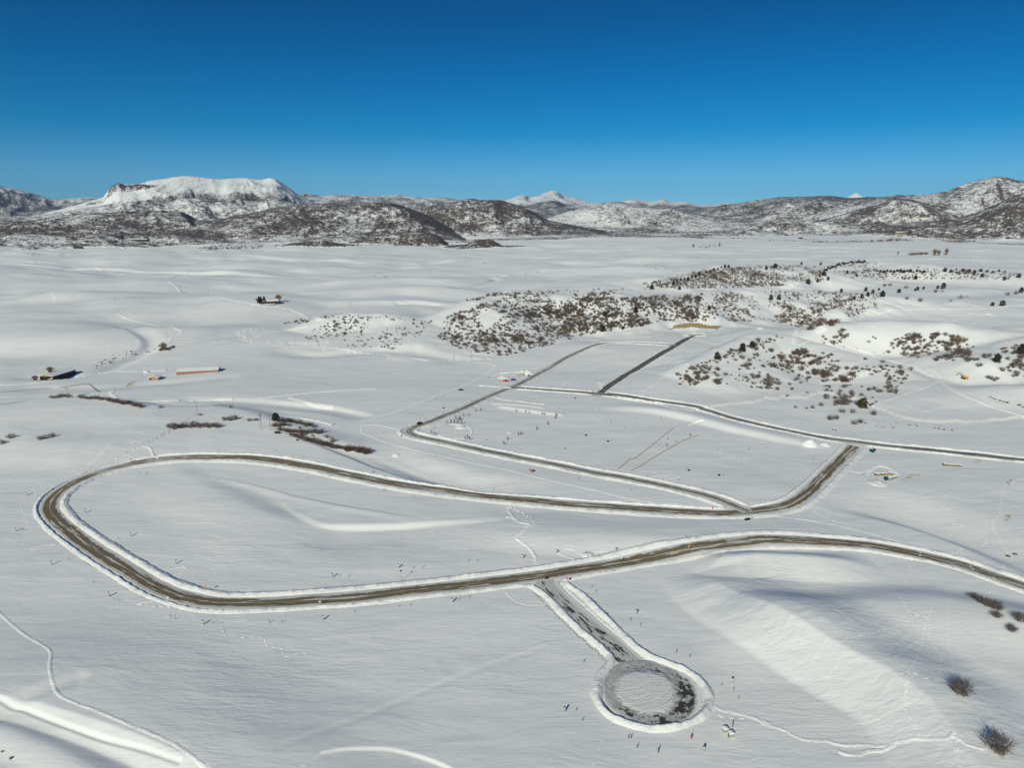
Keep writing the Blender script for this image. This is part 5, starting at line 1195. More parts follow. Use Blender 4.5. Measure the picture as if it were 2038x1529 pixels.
m = MB(); m.tube((0, 0, -.2), (0, 0, 1.3), .26, .26, 10); m.build('barrel', M_YELM, YB); m = MB(); m.tube((0, 0, 1.3), (0, 0, 1.6), .3, .12, 10); m.build('cap', M_YELM, YB)
for px, py, lb in ((1126,720,'yellow hydrant-like bollard beside the upper left street, nearer one'), (1178,693,'yellow bollard beside the upper left street, farther one'), (1229.5,762,'yellow bollard beside the black straight street'), (1371,845,'yellow bollard on the white terrace of the middle field')):
    inst(YB, px, py, 1.5, lb, 'yellow bollards', sc=1.0)
# green cabinets
for px, py, lb in ((1443.5,1457,'pale green utility box with snow cap, left of two'), (1455,1466,'pale green utility box with snow cap, right of two')):
    root = empty('utility_box', at(px, py), .2, lb, 'utility box', 'green utility boxes')
    m = MB(); m.box(-.85, .85, -.6, .6, -.2, 1.1); m.build('housing', M_GREENB, root, bevel=.03)
    m = MB(); m.box(-.7, -.05, -.62, -.602, .1, .95); m.build('door', M_PALE, root); m = MB(); m.box(.05, .7, -.62, -.602, .1, .95); m.build('door', M_PALE, root)
    m = MB(); n_ = 14
    m.prism([(-.95, 1.1), (.95, 1.1), (.92, 1.35), (.6, 1.62), (0, 1.74), (-.6, 1.62), (-.92, 1.35)], -.66, .66); m.build('snow_cap', M_ROOFS, root, smooth=False, bevel=.06)
# low vaults and crates
VLT = empty('utility_vault', (0, 0, -500), 0, '', 'utility vault')
m = MB(); m.prism([(-.8, -.2), (.8, -.2), (.8, .45), (.6, .7), (-.6, .7), (-.8, .45)], -.5, .5); m.build('housing', M_DARK, VLT, bevel=.03); m = MB(); m.box(-.62, .62, -.38, .38, .7, .74); m.build('lid', M_TEAL, VLT)
for px, py, lb in ((1210,879,'low dark vault in the middle field with a trampled ring'), (1371,937,'low dark vault in the field above the middle road'), (1431,947,'low dark vault at the right of the middle field'), (1145,793,'low teal vault just below the upper cross road'), (1166.5,867,'low dark vault left in the middle field'), (592,877,'low dark vault under the shrub row'), (1125,893.5,'tiny dark vault near the middle road'), (883,813,'low dark vault beside the field road'), (1088,1152,'dark lump at the side street mouth'), (800,869,'low dark vault left of the sharp road corner')):
    inst(VLT, px, py, .7, lb, 'low dark utility vaults', sc=1.0 if 'tiny' not in lb else .6)
CR = empty('black_crate', (0, 0, -500), .6, '', 'crate')
m = MB(); m.box(-.75, .75, -.5, .5, -.2, .9); m.build('crate_body', M_DARK, CR, bevel=.04); m = MB(); m.box(-.8, .8, -.55, .55, .9, 1.0); m.build('lid', M_CAP, CR, bevel=.02)
inst(CR, 1485, 1036, 1, 'black crate at the road junction, left of two', 'black crates', sc=1.0); inst(CR, 1490, 1035, 1, 'black crate at the road junction, right of two', 'black crates', sc=1.0)
# teal bins
BIN = empty('trash_bin', (0, 0, -500), 0, '', 'bin')
m = MB(); m.prism([(-.55, -.1), (.55, -.1), (.7, 1.5), (-.7, 1.5)], -.6, .6); m.build('bin_body', M_TEAL, BIN); m = MB(); m.prism([(-.75, 1.5), (.75, 1.5), (.7, 1.62), (-.7, 1.7)], -.65, .65); m.build('lid', M_TEAL, BIN)
for px, py, lb in ((1733,899,'dark teal bin, left of three by the upper road corner'), (1737,901,'dark teal bin nearest of three by the upper road corner'), (1740,898,'dark teal bin, right of three by the upper road corner'), (1763,956,'large dark teal bin in front of the block stacks'), (1053,749,'small teal bin beside the snowy trailer')):
    inst(BIN, px, py, 1.6, lb, 'dark teal bins', sc=1.3 if 'large' in lb else 1.0)
# block stacks on pallets
PAL = empty('block_stack', (0, 0, -500), 0, '', 'block stack')
m = MB(); m.box(-.9, .9, -.7, .7, -.2, .15); m.build('pallet', M_WOODG, PAL); m = MB(); m.box(-.85, .85, -.65, .65, .15, 1.3); m.build('blocks', M_BLOCK, PAL, bevel=.03)
m = MB(); m.prism([(-.95, 1.3), (.95, 1.3), (.85, 1.6), (0, 1.75), (-.85, 1.6)], -.7, .7); m.build('snow_cap', M_ROOFS, PAL, bevel=.05)
for i in range(8): inst(PAL, 1743.5 + i * 4.4, 946 - .3 * i + (i % 2) * 1.2, 1.7, 'snow-capped block stack in the back row of the right lot', 'block stacks of the right lot', sc=.9 + .2 * (i % 3 == 0))
for i in range(4): inst(PAL, 1770 + i * 4.0, 955 - 1.2 * i, 1.7, 'khaki block stack with snow next to the large teal bin', 'block stacks by the teal bin', sc=1.0)
for i in range(8): inst(PAL, 1880 + i * 4.6, 927 + .25 * i, 1.7, 'snowy khaki block stack in the row below the upper road', 'block stacks below the upper road', sc=1.2 if i == 0 else .85)
# ------------------------------------------------------------------ fences
def fence(px, lb, name='rail_fence', mat=None, h=1.4, step=3.0, rails=(.45, .85, 1.25), pr=.07, rr=.05, solid=False):
    q, s = trace(px, step); z = ground(q[:, 0], q[:, 1]); root = empty(name, (q[0, 0], q[0, 1], z[0]), 0, lb, 'fence'); o = np.array([q[0, 0], q[0, 1], z[0]])
    P3 = np.c_[q, z] - o
    for i, p in enumerate(P3[:100]):
        m = MB(); m.tube(p + (0, 0, -.3), p + (0, 0, h), pr, pr * .9, 6); m.build('post', M_WOODG if not solid else M_WOOD, root)
    for zr in rails:
        m = MB()
        for a, b in zip(P3[:-1], P3[1:]): m.tube(a + (0, 0, zr), b + (0, 0, zr), rr, rr, 5)
        m.build('rail', mat or M_WOODG, root)
    if solid:
        m = MB()
        for a, b in zip(P3[:-1], P3[1:]):
            d = b - a; nn = np.array([-d[1], d[0], 0]); nn = nn / np.linalg.norm(nn) * .04
            v = [a + nn + (0, 0, .0), b + nn, b + nn + (0, 0, h * .85), a + nn + (0, 0, h * .85), a - nn, b - nn, b - nn + (0, 0, h * .85), a - nn + (0, 0, h * .85)]
            m.add(v, [(0, 1, 2, 3), (7, 6, 5, 4), (3, 2, 6, 7), (0, 4, 5, 1), (0, 3, 7, 4), (1, 5, 6, 2)])
        m.build('fabric', mat, root)
fence([(-12,783),(30,780),(60,777.5),(100,774.5)], 'long dark rail fence on the left below the sheds', h=1.6, step=3.2)
fence([(120,772.5),(140,770),(168,766),(176,766),(183,770),(197,781)], 'curved dark corral fence around the tall wooden pole', h=1.6, step=3.0, pr=.09, rr=.07)
fence([(138,792),(160,788.5),(178,785.5)], 'short straight corral fence right of the tall pole', h=1.5, step=3.0)
fence([(-10,808),(25,804),(50,800)], 'low dark fence piece on the crest at the left edge', h=1.2, step=3.0)
fence([(1229,935),(1240,926.5),(1254,914.5),(1261,914.5),(1275,905),(1300,885),(1320,869),(1340,852.5)], 'orange brown silt fence, left one of two in the middle field', 'silt_fence', M_ORANGE, .5, 2.6, (.45,), .04, .03, True)
fence([(1255,939),(1270,931),(1285,922),(1298,913.5),(1310,906),(1330,895),(1345,886),(1360,878),(1375,872),(1391,867.5)], 'orange brown silt fence, right one of two in the middle field', 'silt_fence', M_ORANGE, .5, 2.6, (.45,), .04, .03, True)
# small frames near the silt fences
for px, py, lb in ((1329,875,'dark red double marker between the silt fences'), (1326,890,'tall thin grey marker between the silt fences'), (1345,882,'thin grey marker touching the right silt fence'), (1373,870,'tall dark marker above the right silt fence end')):
    p = at(px, py); h = 3.6 if 'tall' in lb else 1.6; root = empty('field_marker', p, 0, lb, 'marker')
    m = MB(); m.box(-.06, .06, -.06, .06, -.3, h); m.build('shaft', M_WOODG, root); m = MB(); m.box(-.5, .5, -.05, .05, h * .55, h * .8); m.build('board', M_RED if 'red' in lb else M_STEEL, root)

# ------------------------------------------------------------------ buildings
def frame_from(a, b, c):
    """a->b along the long side (local +x), c on the far side of a: returns root position, heading, length, depth"""
    A, Bq, Cq = at(*a), at(*b), at(*c); d = Bq - A; rz = math.atan2(d[1], d[0]); L = math.hypot(d[0], d[1])
    n = np.array([-sin(rz), cos(rz)]); D = float(np.dot((Cq - A)[:2], n)); return A, rz, L, D, min(A[2], Bq[2])
def gable(root, L, D, h, rise, wall, roof, over=.4, snow=True, t=.25, name='roof'):
    for y0, y1 in ((0, D / 2), (D, D / 2)):
        sg = -1 if y0 == 0 else 1; sl = rise / (D / 2)
        m = MB(); a = (y0 + sg * over, h - sl * over); b = (y1, h + rise)
        v = [(x, y, z + dz) for x in (-over, L + over) for (y, z) in (a, b) for dz in (0, t)]
        m.add(v, [(0, 1, 3, 2), (4, 6, 7, 5), (0, 4, 5, 1), (2, 3, 7, 6), (1, 5, 7, 3), (0, 2, 6, 4)]); m.build(name, roof, root)
def walls_box(root, L, D, h, rise, mat, front=None, door=None, wt=.2, openleft=False):
    m = MB(); m.box(0, L, 0, wt, -.8, h); m.build('wall', front or mat, root)
    m = MB(); m.box(0, L, D - wt, D, -.8, h); m.build('wall', mat, root)
    for x0, nm in ((0, 'l'), (L - wt, 'r')):
        m = MB(); z0 = -.8 if not (openleft and nm == 'l') else h * .92
        v = [(x, y, z) for x in (x0, x0 + wt) for (y, z) in ((wt, z0), (D - wt, z0), (D - wt, h), (D / 2, h + rise - .1), (wt, h))]
        m.add(v, [(0, 1, 2, 3, 4), (9, 8, 7, 6, 5), (0, 5, 6, 1), (1, 6, 7, 2), (2, 7, 8, 3), (3, 8, 9, 4), (4, 9, 5, 0)]); m.build('gable_wall', M_TAN if openleft else mat, root)
# long dark shed
A, rz, L, D, z = frame_from((105.5,757), (151.6,744), (87,754)); D = max(9.0, min(14, D)); 
root = empty('shed', (A[0], A[1], z), rz, 'long dark open-ended shed with tan gable and snowy roof at the far left', 'shed')
walls_box(root, L, D, 4.4, 2.2, M_BROWN, openleft=True); gable(root, L, D, 4.4, 2.2, M_BROWN, M_ROOFS, t=.3)
for i in range(5): m = MB(); m.box(L * i / 4.2 + .4, L * i / 4.2 + .7, -.06, 0, -.5, 4.35); m.build('post', M_CREAM if i == 0 else M_BROWN, root)
m = MB(); m.box(-.25, -.02, D * .45, D * .8, -.5, 3.2); m.build('dark_end_panel', M_DARK, root)  # dark panel just outside part of the open gable end
# long pink barn
A, rz, L, D, z = frame_from((352,747), (435,740.5), (352,736)); D = 13.0
root = empty('barn', (A[0], A[1], z), rz, 'long low barn with rusty pink wall and snow covered roof', 'barn')
walls_box(root, L, D, 3.7, 1.6, M_PINK); gable(root, L, D, 3.7, 1.6, M_PINK, M_ROOFS, t=.45)
for i in range(9): m = MB(); m.box(L * (i + .5) / 9 - .06, L * (i + .5) / 9 + .06, -.05, 0, -.5, 3.6); m.build('wall_batten', M_BROWN, root)
m = MB(); m.box(-.35, -.02, .5, 5, -.5, 3.3); m.build('sliding_door', M_CREAM, root)
# small tan shed
A, rz, L, D, z = frame_from((296,757.2), (315,757), (296,752)); D = 8.0
root = empty('small_shed', (A[0], A[1], z), rz, 'small tan shed with snowy roof between two thin poles', 'shed')
m = MB(); v = [(x, y, zz_) for y in (0, .2) for (x, zz_) in ((0, -.6), (L, -.6), (L, 2.7), (L / 2, 4.1), (0, 2.7))]
m.add(v, [(0, 1, 2, 3, 4), (9, 8, 7, 6, 5), (0, 5, 6, 1), (1, 6, 7, 2), (2, 7, 8, 3), (3, 8, 9, 4), (4, 9, 5, 0)]); m.build('front_wall', M_TAN, root)
for x in (0, L - .2): m = MB(); m.box(x, x + .2, .2, D, -.6, 2.7); m.build('wall', M_TAN, root)
m = MB(); m.box(.2, L - .2, D - .2, D, -.6, 2.7); m.build('wall', M_TAN, root)
for x0, x1 in ((-.4, L / 2), (L + .4, L / 2)):
    m = MB(); v = [(x, y, zz_ + dz) for y in (-.3, D + .3) for (x, zz_) in ((x0, 2.55), (x1, 4.1)) for dz in (0, .4)]
    m.add(v, [(0, 1, 3, 2), (4, 6, 7, 5), (0, 4, 5, 1), (2, 3, 7, 6), (1, 5, 7, 3), (0, 2, 6, 4)]); m.build('roof', M_ROOFS, root)
m = MB(); m.box(L * .1, L * .3, -.04, 0, -.4, 2.1); m.build('door', M_BROWN, root)
# farmhouse
A, rz, L, D, z = frame_from((532,606), (556,605.5), (532,602)); D = 14.0
root = empty('farmhouse', (A[0], A[1], z), rz, 'brown farmhouse with snowy roofs and conifers on the rise left of centre', 'house')
walls_box(root, L, D, 5.6, 2.2, M_BROWN); gable(root, L, D, 5.6, 2.2, M_BROWN, M_ROOFS, t=.35)
for i in range(4):
    w_ = MB(); w_.box(L * (.12 + .22 * i), L * (.12 + .22 * i) + 2.0, -.05, 0, 3.2, 4.7).build('window', M_GLASS, root)
m = MB(); m.add([(-.5, -6, 1.2), (L * .55, -6, 1.2), (L * .55, -.1, 1.7), (-.5, -.1, 1.7), (-.5, -6, 1.5), (L * .55, -6, 1.5), (L * .55, -.1, 2.0), (-.5, -.1, 2.0)], [(3, 2, 1, 0), (4, 5, 6, 7), (0, 1, 5, 4), (1, 2, 6, 5), (2, 3, 7, 6), (3, 0, 4, 7)]); m.build('porch_roof', M_ROOFS, root)
for i in range(5): m = MB(); m.tube((L * .52 * i / 4, -5.7, -.8), (L * .52 * i / 4, -5.7, 1.25), .12, .12, 6); m.build('porch_post', M_CREAM, root)
m = MB(); m.box(L * .3, L * .3 + 1.1, D * .45, D * .45 + 1.1, 6, 8.2); m.build('chimney', M_BROWN, root)
# far houses and barns
def far_house(px, py, w, d, h, lb, wall, roof, rz, gp=None):
    p = at(px, py); root = empty('house', p, rz, lb, 'house', gp)
    root.location = p - np.array([cos(rz) * w / 2, sin(rz) * w / 2, 0])
    walls_box(root, w, d, h, h * .5, wall); gable(root, w, d, h, h * .5, wall, roof, over=.8, t=.5)
    m = MB(); m.box(w * .3, w * .3 + 2, -.06, 0, h * .2, h * .7); m.build('window', M_GLASS, root)
    return root
far_house(154,495,38,20,7,'dark roofed far barn on the left plain', M_BROWN, M_ROOFD, .1)
far_house(166,489,18,12,5,'tiny dark far shed above the dark roofed barn', M_BROWN, M_ROOFD, .0)
far_house(170,482,18,12,5,'tiny far shed highest above the dark roofed barn', M_BROWN, M_ROOFD, .0)
far_house(235,474,40,20,10,'far blue-grey house at the foot of the scrub hills', M_GLASS, M_ROOFD, -.2)
far_house(270,478.5,120,22,6,'very long low far building with snowy roof', M_BROWN, M_ROOFS, .03)
far_house(290,478,18,18,11,'dark far barn at the right end of the long low building', M_BROWN, M_ROOFD, .0)
far_house(523,467,30,16,8,'lone dark far house under the middle scrub hill', M_BROWN, M_ROOFD, .1)
far_house(318,475,24,12,5,'small reddish far hut right of the long low building', M_TAN, M_ROOFD, .0)
far_house(1050,452,50,20,9,'reddish far ranch house on the slope left of the valley', M_PINK, M_ROOFD, .1)
far_house(1108,451,34,18,9,'second reddish far ranch house on the slope', M_PINK, M_ROOFD, .1)
rsv = np.random.RandomState(9)
for i in range(30):
    px = rsv.uniform(1560, 2036); py = rsv.uniform(452, 481) if px > 1700 else rsv.uniform(460, 478)
    far_house(px, py, rsv.uniform(16, 30), rsv.uniform(12, 18), rsv.uniform(5, 8), 'small distant house in the valley settlement at the right', (M_BROWN, M_TAN, M_CREAM, M_PINK)[i % 4], (M_ROOFD, M_ROOFS)[i % 2], rsv.uniform(-.6, .6), 'houses of the far settlement')

# ------------------------------------------------------------------ vehicles and site things
def car(px, py, rz, paint, lb, name='parked_car', s=1.0, pickup=False):
    root = empty(name, at(px, py), rz, lb, 'car'); root.scale = (s,) * 3
    body = [(-2.35, .45), (-2.4, .85), (-2.25, 1.05), (-1.9, 1.12), (1.0, 1.1), (2.1, .98), (2.35, .8), (2.38, .45)]
    m = MB(); m.prism(body, -.92, .92); m.build('body', paint, root, bevel=.05)
    cab = [(-2.0, 1.1), (-1.75, 1.62), (-1.3, 1.74), (.2, 1.74), (.95, 1.1)] if not pickup else [(-.7, 1.1), (-.55, 1.65), (.4, 1.72), (1.05, 1.1)]
    m = MB(); m.prism(cab, -.80, .80); m.build('cabin', paint, root, bevel=.05)
    for sy in (-1, 1):
        m = MB(); g = [(cab[0][0] + .22, 1.18), (cab[1][0] + .12, 1.58), (cab[-2][0] - .08, 1.62), (cab[-1][0] - .25, 1.18)]; m.prism(g, sy * .80, sy * .815); m.build('side_window', M_GLASS, root)
    m = MB(); x0, x1 = cab[-2][0], cab[-1][0]; m.add([(x0 + .05, -.68, 1.69), (x0 + .05, .68, 1.69), (x1 - .02, .72, 1.18), (x1 - .02, -.72, 1.18), (x0 + .08, -.68, 1.72), (x0 + .08, .68, 1.72), (x1 + .03, .72, 1.20), (x1 + .03, -.72, 1.20)], [(0, 1, 2, 3), (7, 6, 5, 4), (0, 4, 5, 1), (2, 6, 7, 3), (1, 5, 6, 2), (0, 3, 7, 4)]); m.build('windshield', M_GLASS, root)
    for x in (-1.45, 1.45):
        for sy in (-1, 1):
            m = MB(); m.tube((x, sy * .72, .36), (x, sy * .95, .36), .36, .36, 14); w_ = m.build('wheel', M_DARK, root, smooth=False)
            m = MB(); m.tube((x, sy * .95, .36), (x, sy * .965, .36), .2, .2, 10); m.build('rim', M_STEEL, w_)
    for sy in (-.62, .62):
        m = MB(); m.box(2.33, 2.40, sy - .18, sy + .18, .68, .85); m.build('headlight', M_WHITE, root); m = MB(); m.box(-2.43, -2.36, sy - .15, sy + .15, .75, .95); m.build('taillight', M_RED, root)
    return root
d_ = at(850, 838) - at(822, 850)
car(835, 844.5, math.atan2(d_[1], d_[0]), M_CARB, 'black car parked on the field road above the sharp corner', s=1.12)
car(1008, 759.5, .2, plain('bright_red_paint', (.55, .015, .02), .4, .05), 'bright red car in the snowy lot beside the upper road', s=1.05)
car(1021.5, 757.5, .15, plain('deep_blue_paint', (.012, .03, .30), .4, .05), 'deep blue car right of the red one in the snowy lot', 'parked_car', 1.15, True)
# tan container, cream snowy trailer
root = empty('container', at(997.5, 759.5), .1, 'small tan container left of the red car', 'container')
m = MB(); m.box(-1.6, 1.6, -1.1, 1.1, 0, 2.1); m.build('housing', plain('tan_container_paint', (.46, .40, .31), .7, .1), root, bevel=.04); m = MB(); m.box(-1.5, -.1, -1.13, -1.105, .1, 1.95); m.build('door', M_TAN, root)
m = MB(); m.prism([(-1.7, 2.1), (1.7, 2.1), (1.5, 2.4), (-1.5, 2.4)], -1.15, 1.15); m.build('snow_cap', M_ROOFS, root, bevel=.06)
root = empty('trailer', at(1035, 748), .1, 'cream trailer under a thick snow cap beside the upper road', 'trailer')
m = MB(); m.prism([(-3.4, .5), (3.4, .5), (3.4, 2.4), (2.9, 2.9), (-2.9, 2.9), (-3.4, 2.4)], -1.25, 1.25); m.build('body', M_CREAM, root, bevel=.05)
m = MB(); m.prism([(-3.5, 2.9), (3.5, 2.9), (2.9, 3.5), (0, 3.7), (-2.9, 3.5)], -1.3, 1.3); m.build('snow_cap', M_ROOFS, root, bevel=.1)
for x in (-1.0, .9): m = MB(); m.tube((x, -1.3, .4), (x, -1.1, .4), .4, .4, 12); m.build('wheel', M_DARK, root)
for x in (-2.2, -.4, 1.6): m = MB(); m.box(x, x + .9, -1.28, -1.255, 1.5, 2.2); m.build('window', M_GLASS, root)
m = MB(); m.tube((3.4, 0, .6), (4.6, 0, .5), .08, .08, 6); m.build('hitch', M_DARK, root)
# excavator
a_, b_ = at(1922, 754), at(1899, 743); d_ = b_ - a_; rz = math.atan2(d_[1], d_[0])
root = empty('excavator', at(1919, 754), rz, 'yellow excavator with snow on its roof parked beside the snowy track', 'excavator'); root.scale = (1.15,) * 3
for sy in (-1, 1):
    m = MB(); m.prism([(-2.3, .45), (-2.0, .1), (2.0, .1), (2.3, .45), (2.0, .85), (-2.0, .85)], sy * 1.15 - .3, sy * 1.15 + .3); m.build('track', M_DARK, root, bevel=.04)
m = MB(); m.prism([(-2.9, 1.0), (1.6, 1.0), (1.6, 1.7), (.6, 2.3), (-2.2, 2.4), (-2.9, 2.0)], -1.45, .35); m.build('engine_house', M_YELM, root, bevel=.06)
m = MB(); m.prism([(-2.9, 1.0), (-.4, 1.0), (-.4, 2.2), (-2.2, 2.4), (-2.9, 2.0)], .36, 1.45); m.build('counterweight', M_YELM, root, bevel=.06)
cab_ = MB().prism([(-.2, 1.0), (1.7, 1.0), (1.75, 1.9), (1.2, 3.0), (-.2, 3.0)], .4, 1.4).build('cab', M_YELM, root, bevel=.05)
m = MB(); m.box(.0, 1.2, 1.41, 1.43, 1.8, 2.8); m.build('cab_window', M_GLASS, cab_); m = MB(); m.add([(1.72, .5, 1.9), (1.72, 1.3, 1.9), (1.24, 1.3, 2.9), (1.24, .5, 2.9), (1.76, .5, 1.92), (1.76, 1.3, 1.92), (1.28, 1.3, 2.93), (1.28, .5, 2.93)], [(0, 1, 2, 3), (7, 6, 5, 4), (0, 4, 5, 1), (2, 6, 7, 3), (1, 5, 6, 2), (0, 3, 7, 4)]); m.build('cab_window', M_GLASS, cab_)
m = MB(); m.prism([(-2.7, 2.32), (.5, 2.3), (.2, 2.62), (-2.3, 2.65)], -1.35, .3); m.build('snow_cap', M_ROOFS, root, bevel=.06)
m = MB(); m.prism([(-.2, 3.0), (1.25, 3.0), (1.1, 3.22), (-.1, 3.22)], .42, 1.38); m.build('snow_cap', M_ROOFS, root, bevel=.04)
m = MB(); m.prism([(1.2, 1.4), (1.5, 1.9), (3.8, 4.2), (6.4, 3.9), (6.5, 3.5), (4.0, 3.6), (1.9, 1.4)], -.3, .1); m.build('boom', M_YELM, root, bevel=.04)
m = MB(); m.prism([(6.1, 4.2), (6.6, 4.1), (8.0, 1.5), (7.7, 1.3), (6.1, 3.4)], -.25, .05); m.build('stick', M_YELM, root, bevel=.03)
m = MB(); m.tube((2.0, -.1, 1.7), (3.9, -.1, 3.4), .1, .1, 8); m.build('hydraulic_cylinder', M_STEEL, root)
m = MB(); m.prism([(7.6, 1.7), (8.1, 1.6), (8.7, .9), (8.3, .1), (7.2, .2), (7.5, .9)], -.7, .5); m.build('bucket', M_DARK, root, bevel=.04)
# small orange machine
root = empty('trencher', at(1059, 939), .5, 'small orange machine with dark arm in the snow between the roads', 'machine')
m = MB(); m.prism([(-.8, .35), (.9, .35), (.95, .9), (.3, 1.35), (-.75, 1.2)], -.55, .55); m.build('body', plain('orange_paint', (.55, .10, .03), .5, .15), root, bevel=.05)
for sy in (-1, 1): m = MB(); m.prism([(-1.0, .25), (-.7, 0), (.8, 0), (1.05, .25), (.8, .5), (-.7, .5)], sy * .72 - .15, sy * .72 + .15); m.build('track', M_DARK, root)
m = MB(); m.tube((-.7, 0, 1.0), (-1.9, .1, 1.9), .12, .1, 7); m.build('arm', M_DARK, root); m = MB(); m.box(-2.3, -1.7, -.15, .35, 1.6, 2.1); m.build('head', M_DARK, root, bevel=.04)
m = MB(); m.prism([(.95, .3), (1.9, .2), (2.1, .7), (1.0, 1.0)], -.5, .5); m.build('blade', M_DARK, root)
# culvert pipes
for px, py, rz, lb in ((552, 863, -.1, 'short dark pipe lying on the snow right of the power poles'), (917, 777.5, .1, 'short dark pipe lying by the field above the road')):
    root = empty('culvert_pipe', at(px, py), rz, lb, 'pipe', 'dark pipes on the snow')
    m = MB(); m.tube((-1.9, 0, .75), (1.9, 0, .75), .85, .85, 18, caps=False); m.tube((-1.9, 0, .75), (1.9, 0, .75), .72, .72, 18, caps=False); m.build('pipe_wall', M_DARK, root, smooth=True)
    for x in (-1.9, 0, 1.9): m = MB(); m.tube((x - .1, 0, .75), (x + .1, 0, .75), .9, .9, 18); m.build('rib' if x == 0 else 'end_band', M_STEEL if x < 0 else M_CAP, root)

# ------------------------------------------------------------------ rocks, bare earth, snow heaps
def rock_arr(rs, s):
    V = []; n = 9
    for j, (r, z) in enumerate(((1, -.3), (1.05, .15), (.75, .5), (.3, .68))):
        for i in range(n): a = 2 * pi * i / n; q = r * rs.uniform(.75, 1.15); V.append((q * cos(a) * s, q * sin(a) * s * .7, z * s * rs.uniform(.8, 1.15)))
    f = [(j * n + i, j * n + (i + 1) % n, (j + 1) * n + (i + 1) % n, (j + 1) * n + i) for j in range(3) for i in range(n)]
    return V, f + [tuple(range(3 * n, 4 * n))]
def rocks(pts, s, lb, gp):
    for i, (px, py) in enumerate(pts):
        rs = np.random.RandomState(int(px * 7) % 9999); m = MB(); v, f = rock_arr(rs, s * rs.uniform(.6, 1.2)); m.add(v, f)
        o = m.build('rock', M_ROCK, None); o.location = at(px, py); o.rotation_euler = (0, 0, rs.uniform(0, 3)); tag(o, lb, 'rock', gp)
rocks([(1470,758),(1478,757),(1487,759),(1496,761),(1505,762),(1513,763),(1521,762),(1527,760)], 1.7, 'brown bare rock in the exposed ledge left of the knoll shrubs', 'rocks of the ledge left of the knoll')
rocks([(1971,791),(1976,793),(1981,795),(1990,798),(1997,800),(2004,802),(2028,807),(2036,811)], 1.6, 'dark rock poking from the snow near the right edge', 'rocks near the right edge')
rocks([(1657,856),(1663,857),(1745,849),(1760,851),(1778,852),(1860,853),(1868,854),(1879,856),(1895,857)], 1.0, 'small brown rock in the low snowy cut above the upper road', 'rocks of the low cut')
rocks([(1611,881)], 1.8, 'tan rock on top of a white snow heap', None)
rocks([(5,1497),(23,1510)], .6, 'dark rock in the bottom left corner', 'rocks in the corner')
rocks([(1640,683),(1660,686),(1680,690),(1705,694),(1740,701),(1760,703)], 1.1, 'dark rock along the cut bank of the curving track', 'rocks of the cut bank')
rocks([(2006,1108),(2020,1104)], 1.0, 'tan rock on the bright slope at the right edge', 'rocks on the right slope')
t = NT('bare_earth', .95, .1); p_ = t.pos(); t.col(t.mix(t.noise(p_, .35, 4, .7), (.30, .20, .10), (.46, .33, .18))); t.link(t.bump(t.noise(t.mapping(p_, (.8, .8, .1)), 1.0, 3), .8, .6), t.b.inputs['Normal']); M_EARTH = t.m
t = NT('patchy_earth', .95, .1); p_ = t.pos(); t.col(t.mix(t.noise(p_, .45, 4, .7, .45, .6), (.78, .77, .74), (.42, .31, .18))); M_PATCH = t.m
def patch(name, poly, mat, off=.12, res=1.2, rag=.0):
    c = hit([q[0] for q in poly], [q[1] for q in poly])[:, :2]; x0, y0 = c.min(0); x1, y1 = c.max(0)
    nx, ny = max(3, int((x1 - x0) / res)), max(3, int((y1 - y0) / res)); X, Y = np.meshgrid(np.linspace(x0, x1, nx), np.linspace(y0, y1, ny))
    Z = ground(X.ravel(), Y.ravel()).reshape(X.shape) + off
    ins = in_poly(X.ravel() + rag * fbm(X.ravel() / 4, Y.ravel() / 4, 7, 3), Y.ravel(), [tuple(q) for q in c]).reshape(X.shape)
    k = ins[:-1, :-1] & ins[1:, :-1] & ins[:-1, 1:] & ins[1:, 1:]
    f = grid_faces(ny, nx).reshape(ny - 1, nx - 1, 4)[k].reshape(-1, 4)
    if len(f): return tag(mesh_np(name, np.stack([X, Y, Z], -1).reshape(-1, 3), f, mat), kind='structure')
patch('bare_earth', [(1322,652.5),(1345,646),(1368,642.5),(1392,643.5),(1412,648.5),(1439,650),(1428,655.5),(1400,653.5),(1370,652.5)], M_EARTH, .2, .8, 3)
patch('dry_grass', [(248,770),(262,759),(272,758),(268,765),(256,770)], M_PATCH, .06, .8, 3)
patch('dry_grass', [(1995,1036),(2004,1024),(2018,1022),(2016,1031),(2002,1042)], M_PATCH, .06, .6, 3)
patch('dry_grass', [(1795,955),(1815,943),(1832,944),(1822,950),(1800,958)], M_PATCH, .06, .6, 3)
patch('dry_grass', [(1935,920),(1944,914),(1955,916),(1946,924)], M_PATCH, .06, .6, 3)
patch('dry_grass', [(1408,696),(1420,688),(1432,690),(1424,697)], M_PATCH, .06, .8, 3)
def heap(px, py, w, h, lb, seed=0, asp=1.0):
    c = at(px, py); nr, na = 10, 30; V = []
    for i in range(nr + 1):
        for j in range(na):
            a = 2 * pi * j / na; r = w / 2 * i / nr; V.append((c[0] + r * cos(a) * asp, c[1] + r * sin(a)))
    V = np.array(V); u = np.repeat(np.arange(nr + 1) / nr, na)
    Z = ground(V[:, 0], V[:, 1]) + h * (1 - u ** 1.6) * (1 + .5 * fbm(V[:, 0] / 2.2, V[:, 1] / 2.2, seed, 3)) - .3 * (u > .97)
    f = [(i * na + j, (i + 1) * na + j, (i + 1) * na + (j + 1) % na, i * na + (j + 1) % na) for i in range(nr) for j in range(na)]
    return tag(mesh_np('snow_heap', np.c_[V, Z], f, M_BANK), lb, 'snow heap', 'heaps of ploughed snow')
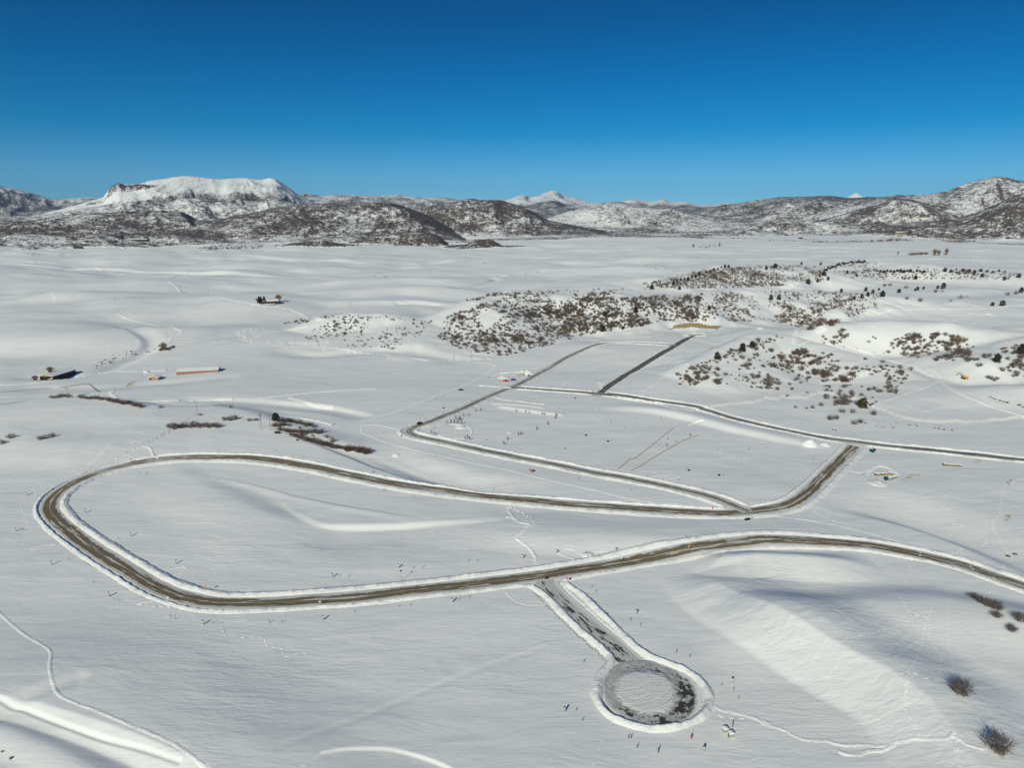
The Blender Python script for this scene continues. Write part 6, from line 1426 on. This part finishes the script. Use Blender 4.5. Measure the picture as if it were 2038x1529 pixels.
heap(1611, 884, 12, 3.2, 'white snow heap with a tan rock on top beside the upper road', 1); heap(1643, 886, 8, 1.4, 'low snow heap right of the rock-topped one', 2)
heap(1051, 744, 16, 3.4, 'tall snow heap right of the cream trailer', 3); heap(1002, 752, 14, 1.8, 'snow heap behind the red car', 4); heap(1040, 739, 8, 1.2, 'small snow heap behind the trailer', 5)
heap(1170, 1106, 6.5, 1.1, 'rough snow heap around the red hydrant above the lower road', 6); heap(1745, 962, 13, 1.3, 'flat snow heap in front of the block stacks', 7); heap(917, 851, 10, 1.5, 'bright snow heap in the middle of the pond basin', 8)
heap(1014, 862, 5, .8, 'small bright snow heap right of the pond', 9); heap(1013, 1030, 4, .5, 'little snow heap at the trampled path start', 10); heap(292, 741, 7, 1.6, 'snow heap behind the small tan shed', 11)
heap(1512, 655+0, 12, 1.6, 'snow heap at the end of the white valley behind the knoll', 12); heap(1633, 655, 18, 3.2, 'snow heap where the track turns round the knoll', 13); heap(1967, 625, 12, 1.2, 'small snow heap alone on the smooth upper right field', 14)
heap(788, 907, 6, 1.1, 'small snow heap below the dark end of the shrub row', 15)
# strip of ploughed furrows in the two lots
track([(984,792),(1010,797),(1040,800),(1085,806)], 3.0, .35, .4); track([(955,768),(985,770),(1018,773)], 4.0, .5, .4); track([(975,752),(990,745),(1010,742),(1030,741)], 4.0, .6, .5)
track([(1720,948),(1735,932),(1750,928),(1770,932),(1790,945)], 4.0, .4, .6)

# ------------------------------------------------------------------ the air
m = MB(); m.box(-42000, 42000, -900, 36500, -220, 1500)
t = bpy.data.materials.new('air'); t.use_nodes = True; n_ = t.node_tree.nodes; n_.remove(n_['Principled BSDF'])
pv = n_.new('ShaderNodeVolumePrincipled'); pv.inputs['Color'].default_value = (.30, .62, 1.0, 1); pv.inputs['Density'].default_value = 1.25e-5; pv.inputs['Anisotropy'].default_value = 0.0
t.node_tree.links.new(pv.outputs[0], n_['Material Output'].inputs['Volume'])
tag(m.build('haze', t), kind='stuff')
print('min z', GZ.min(), 'max z', GZ.max())
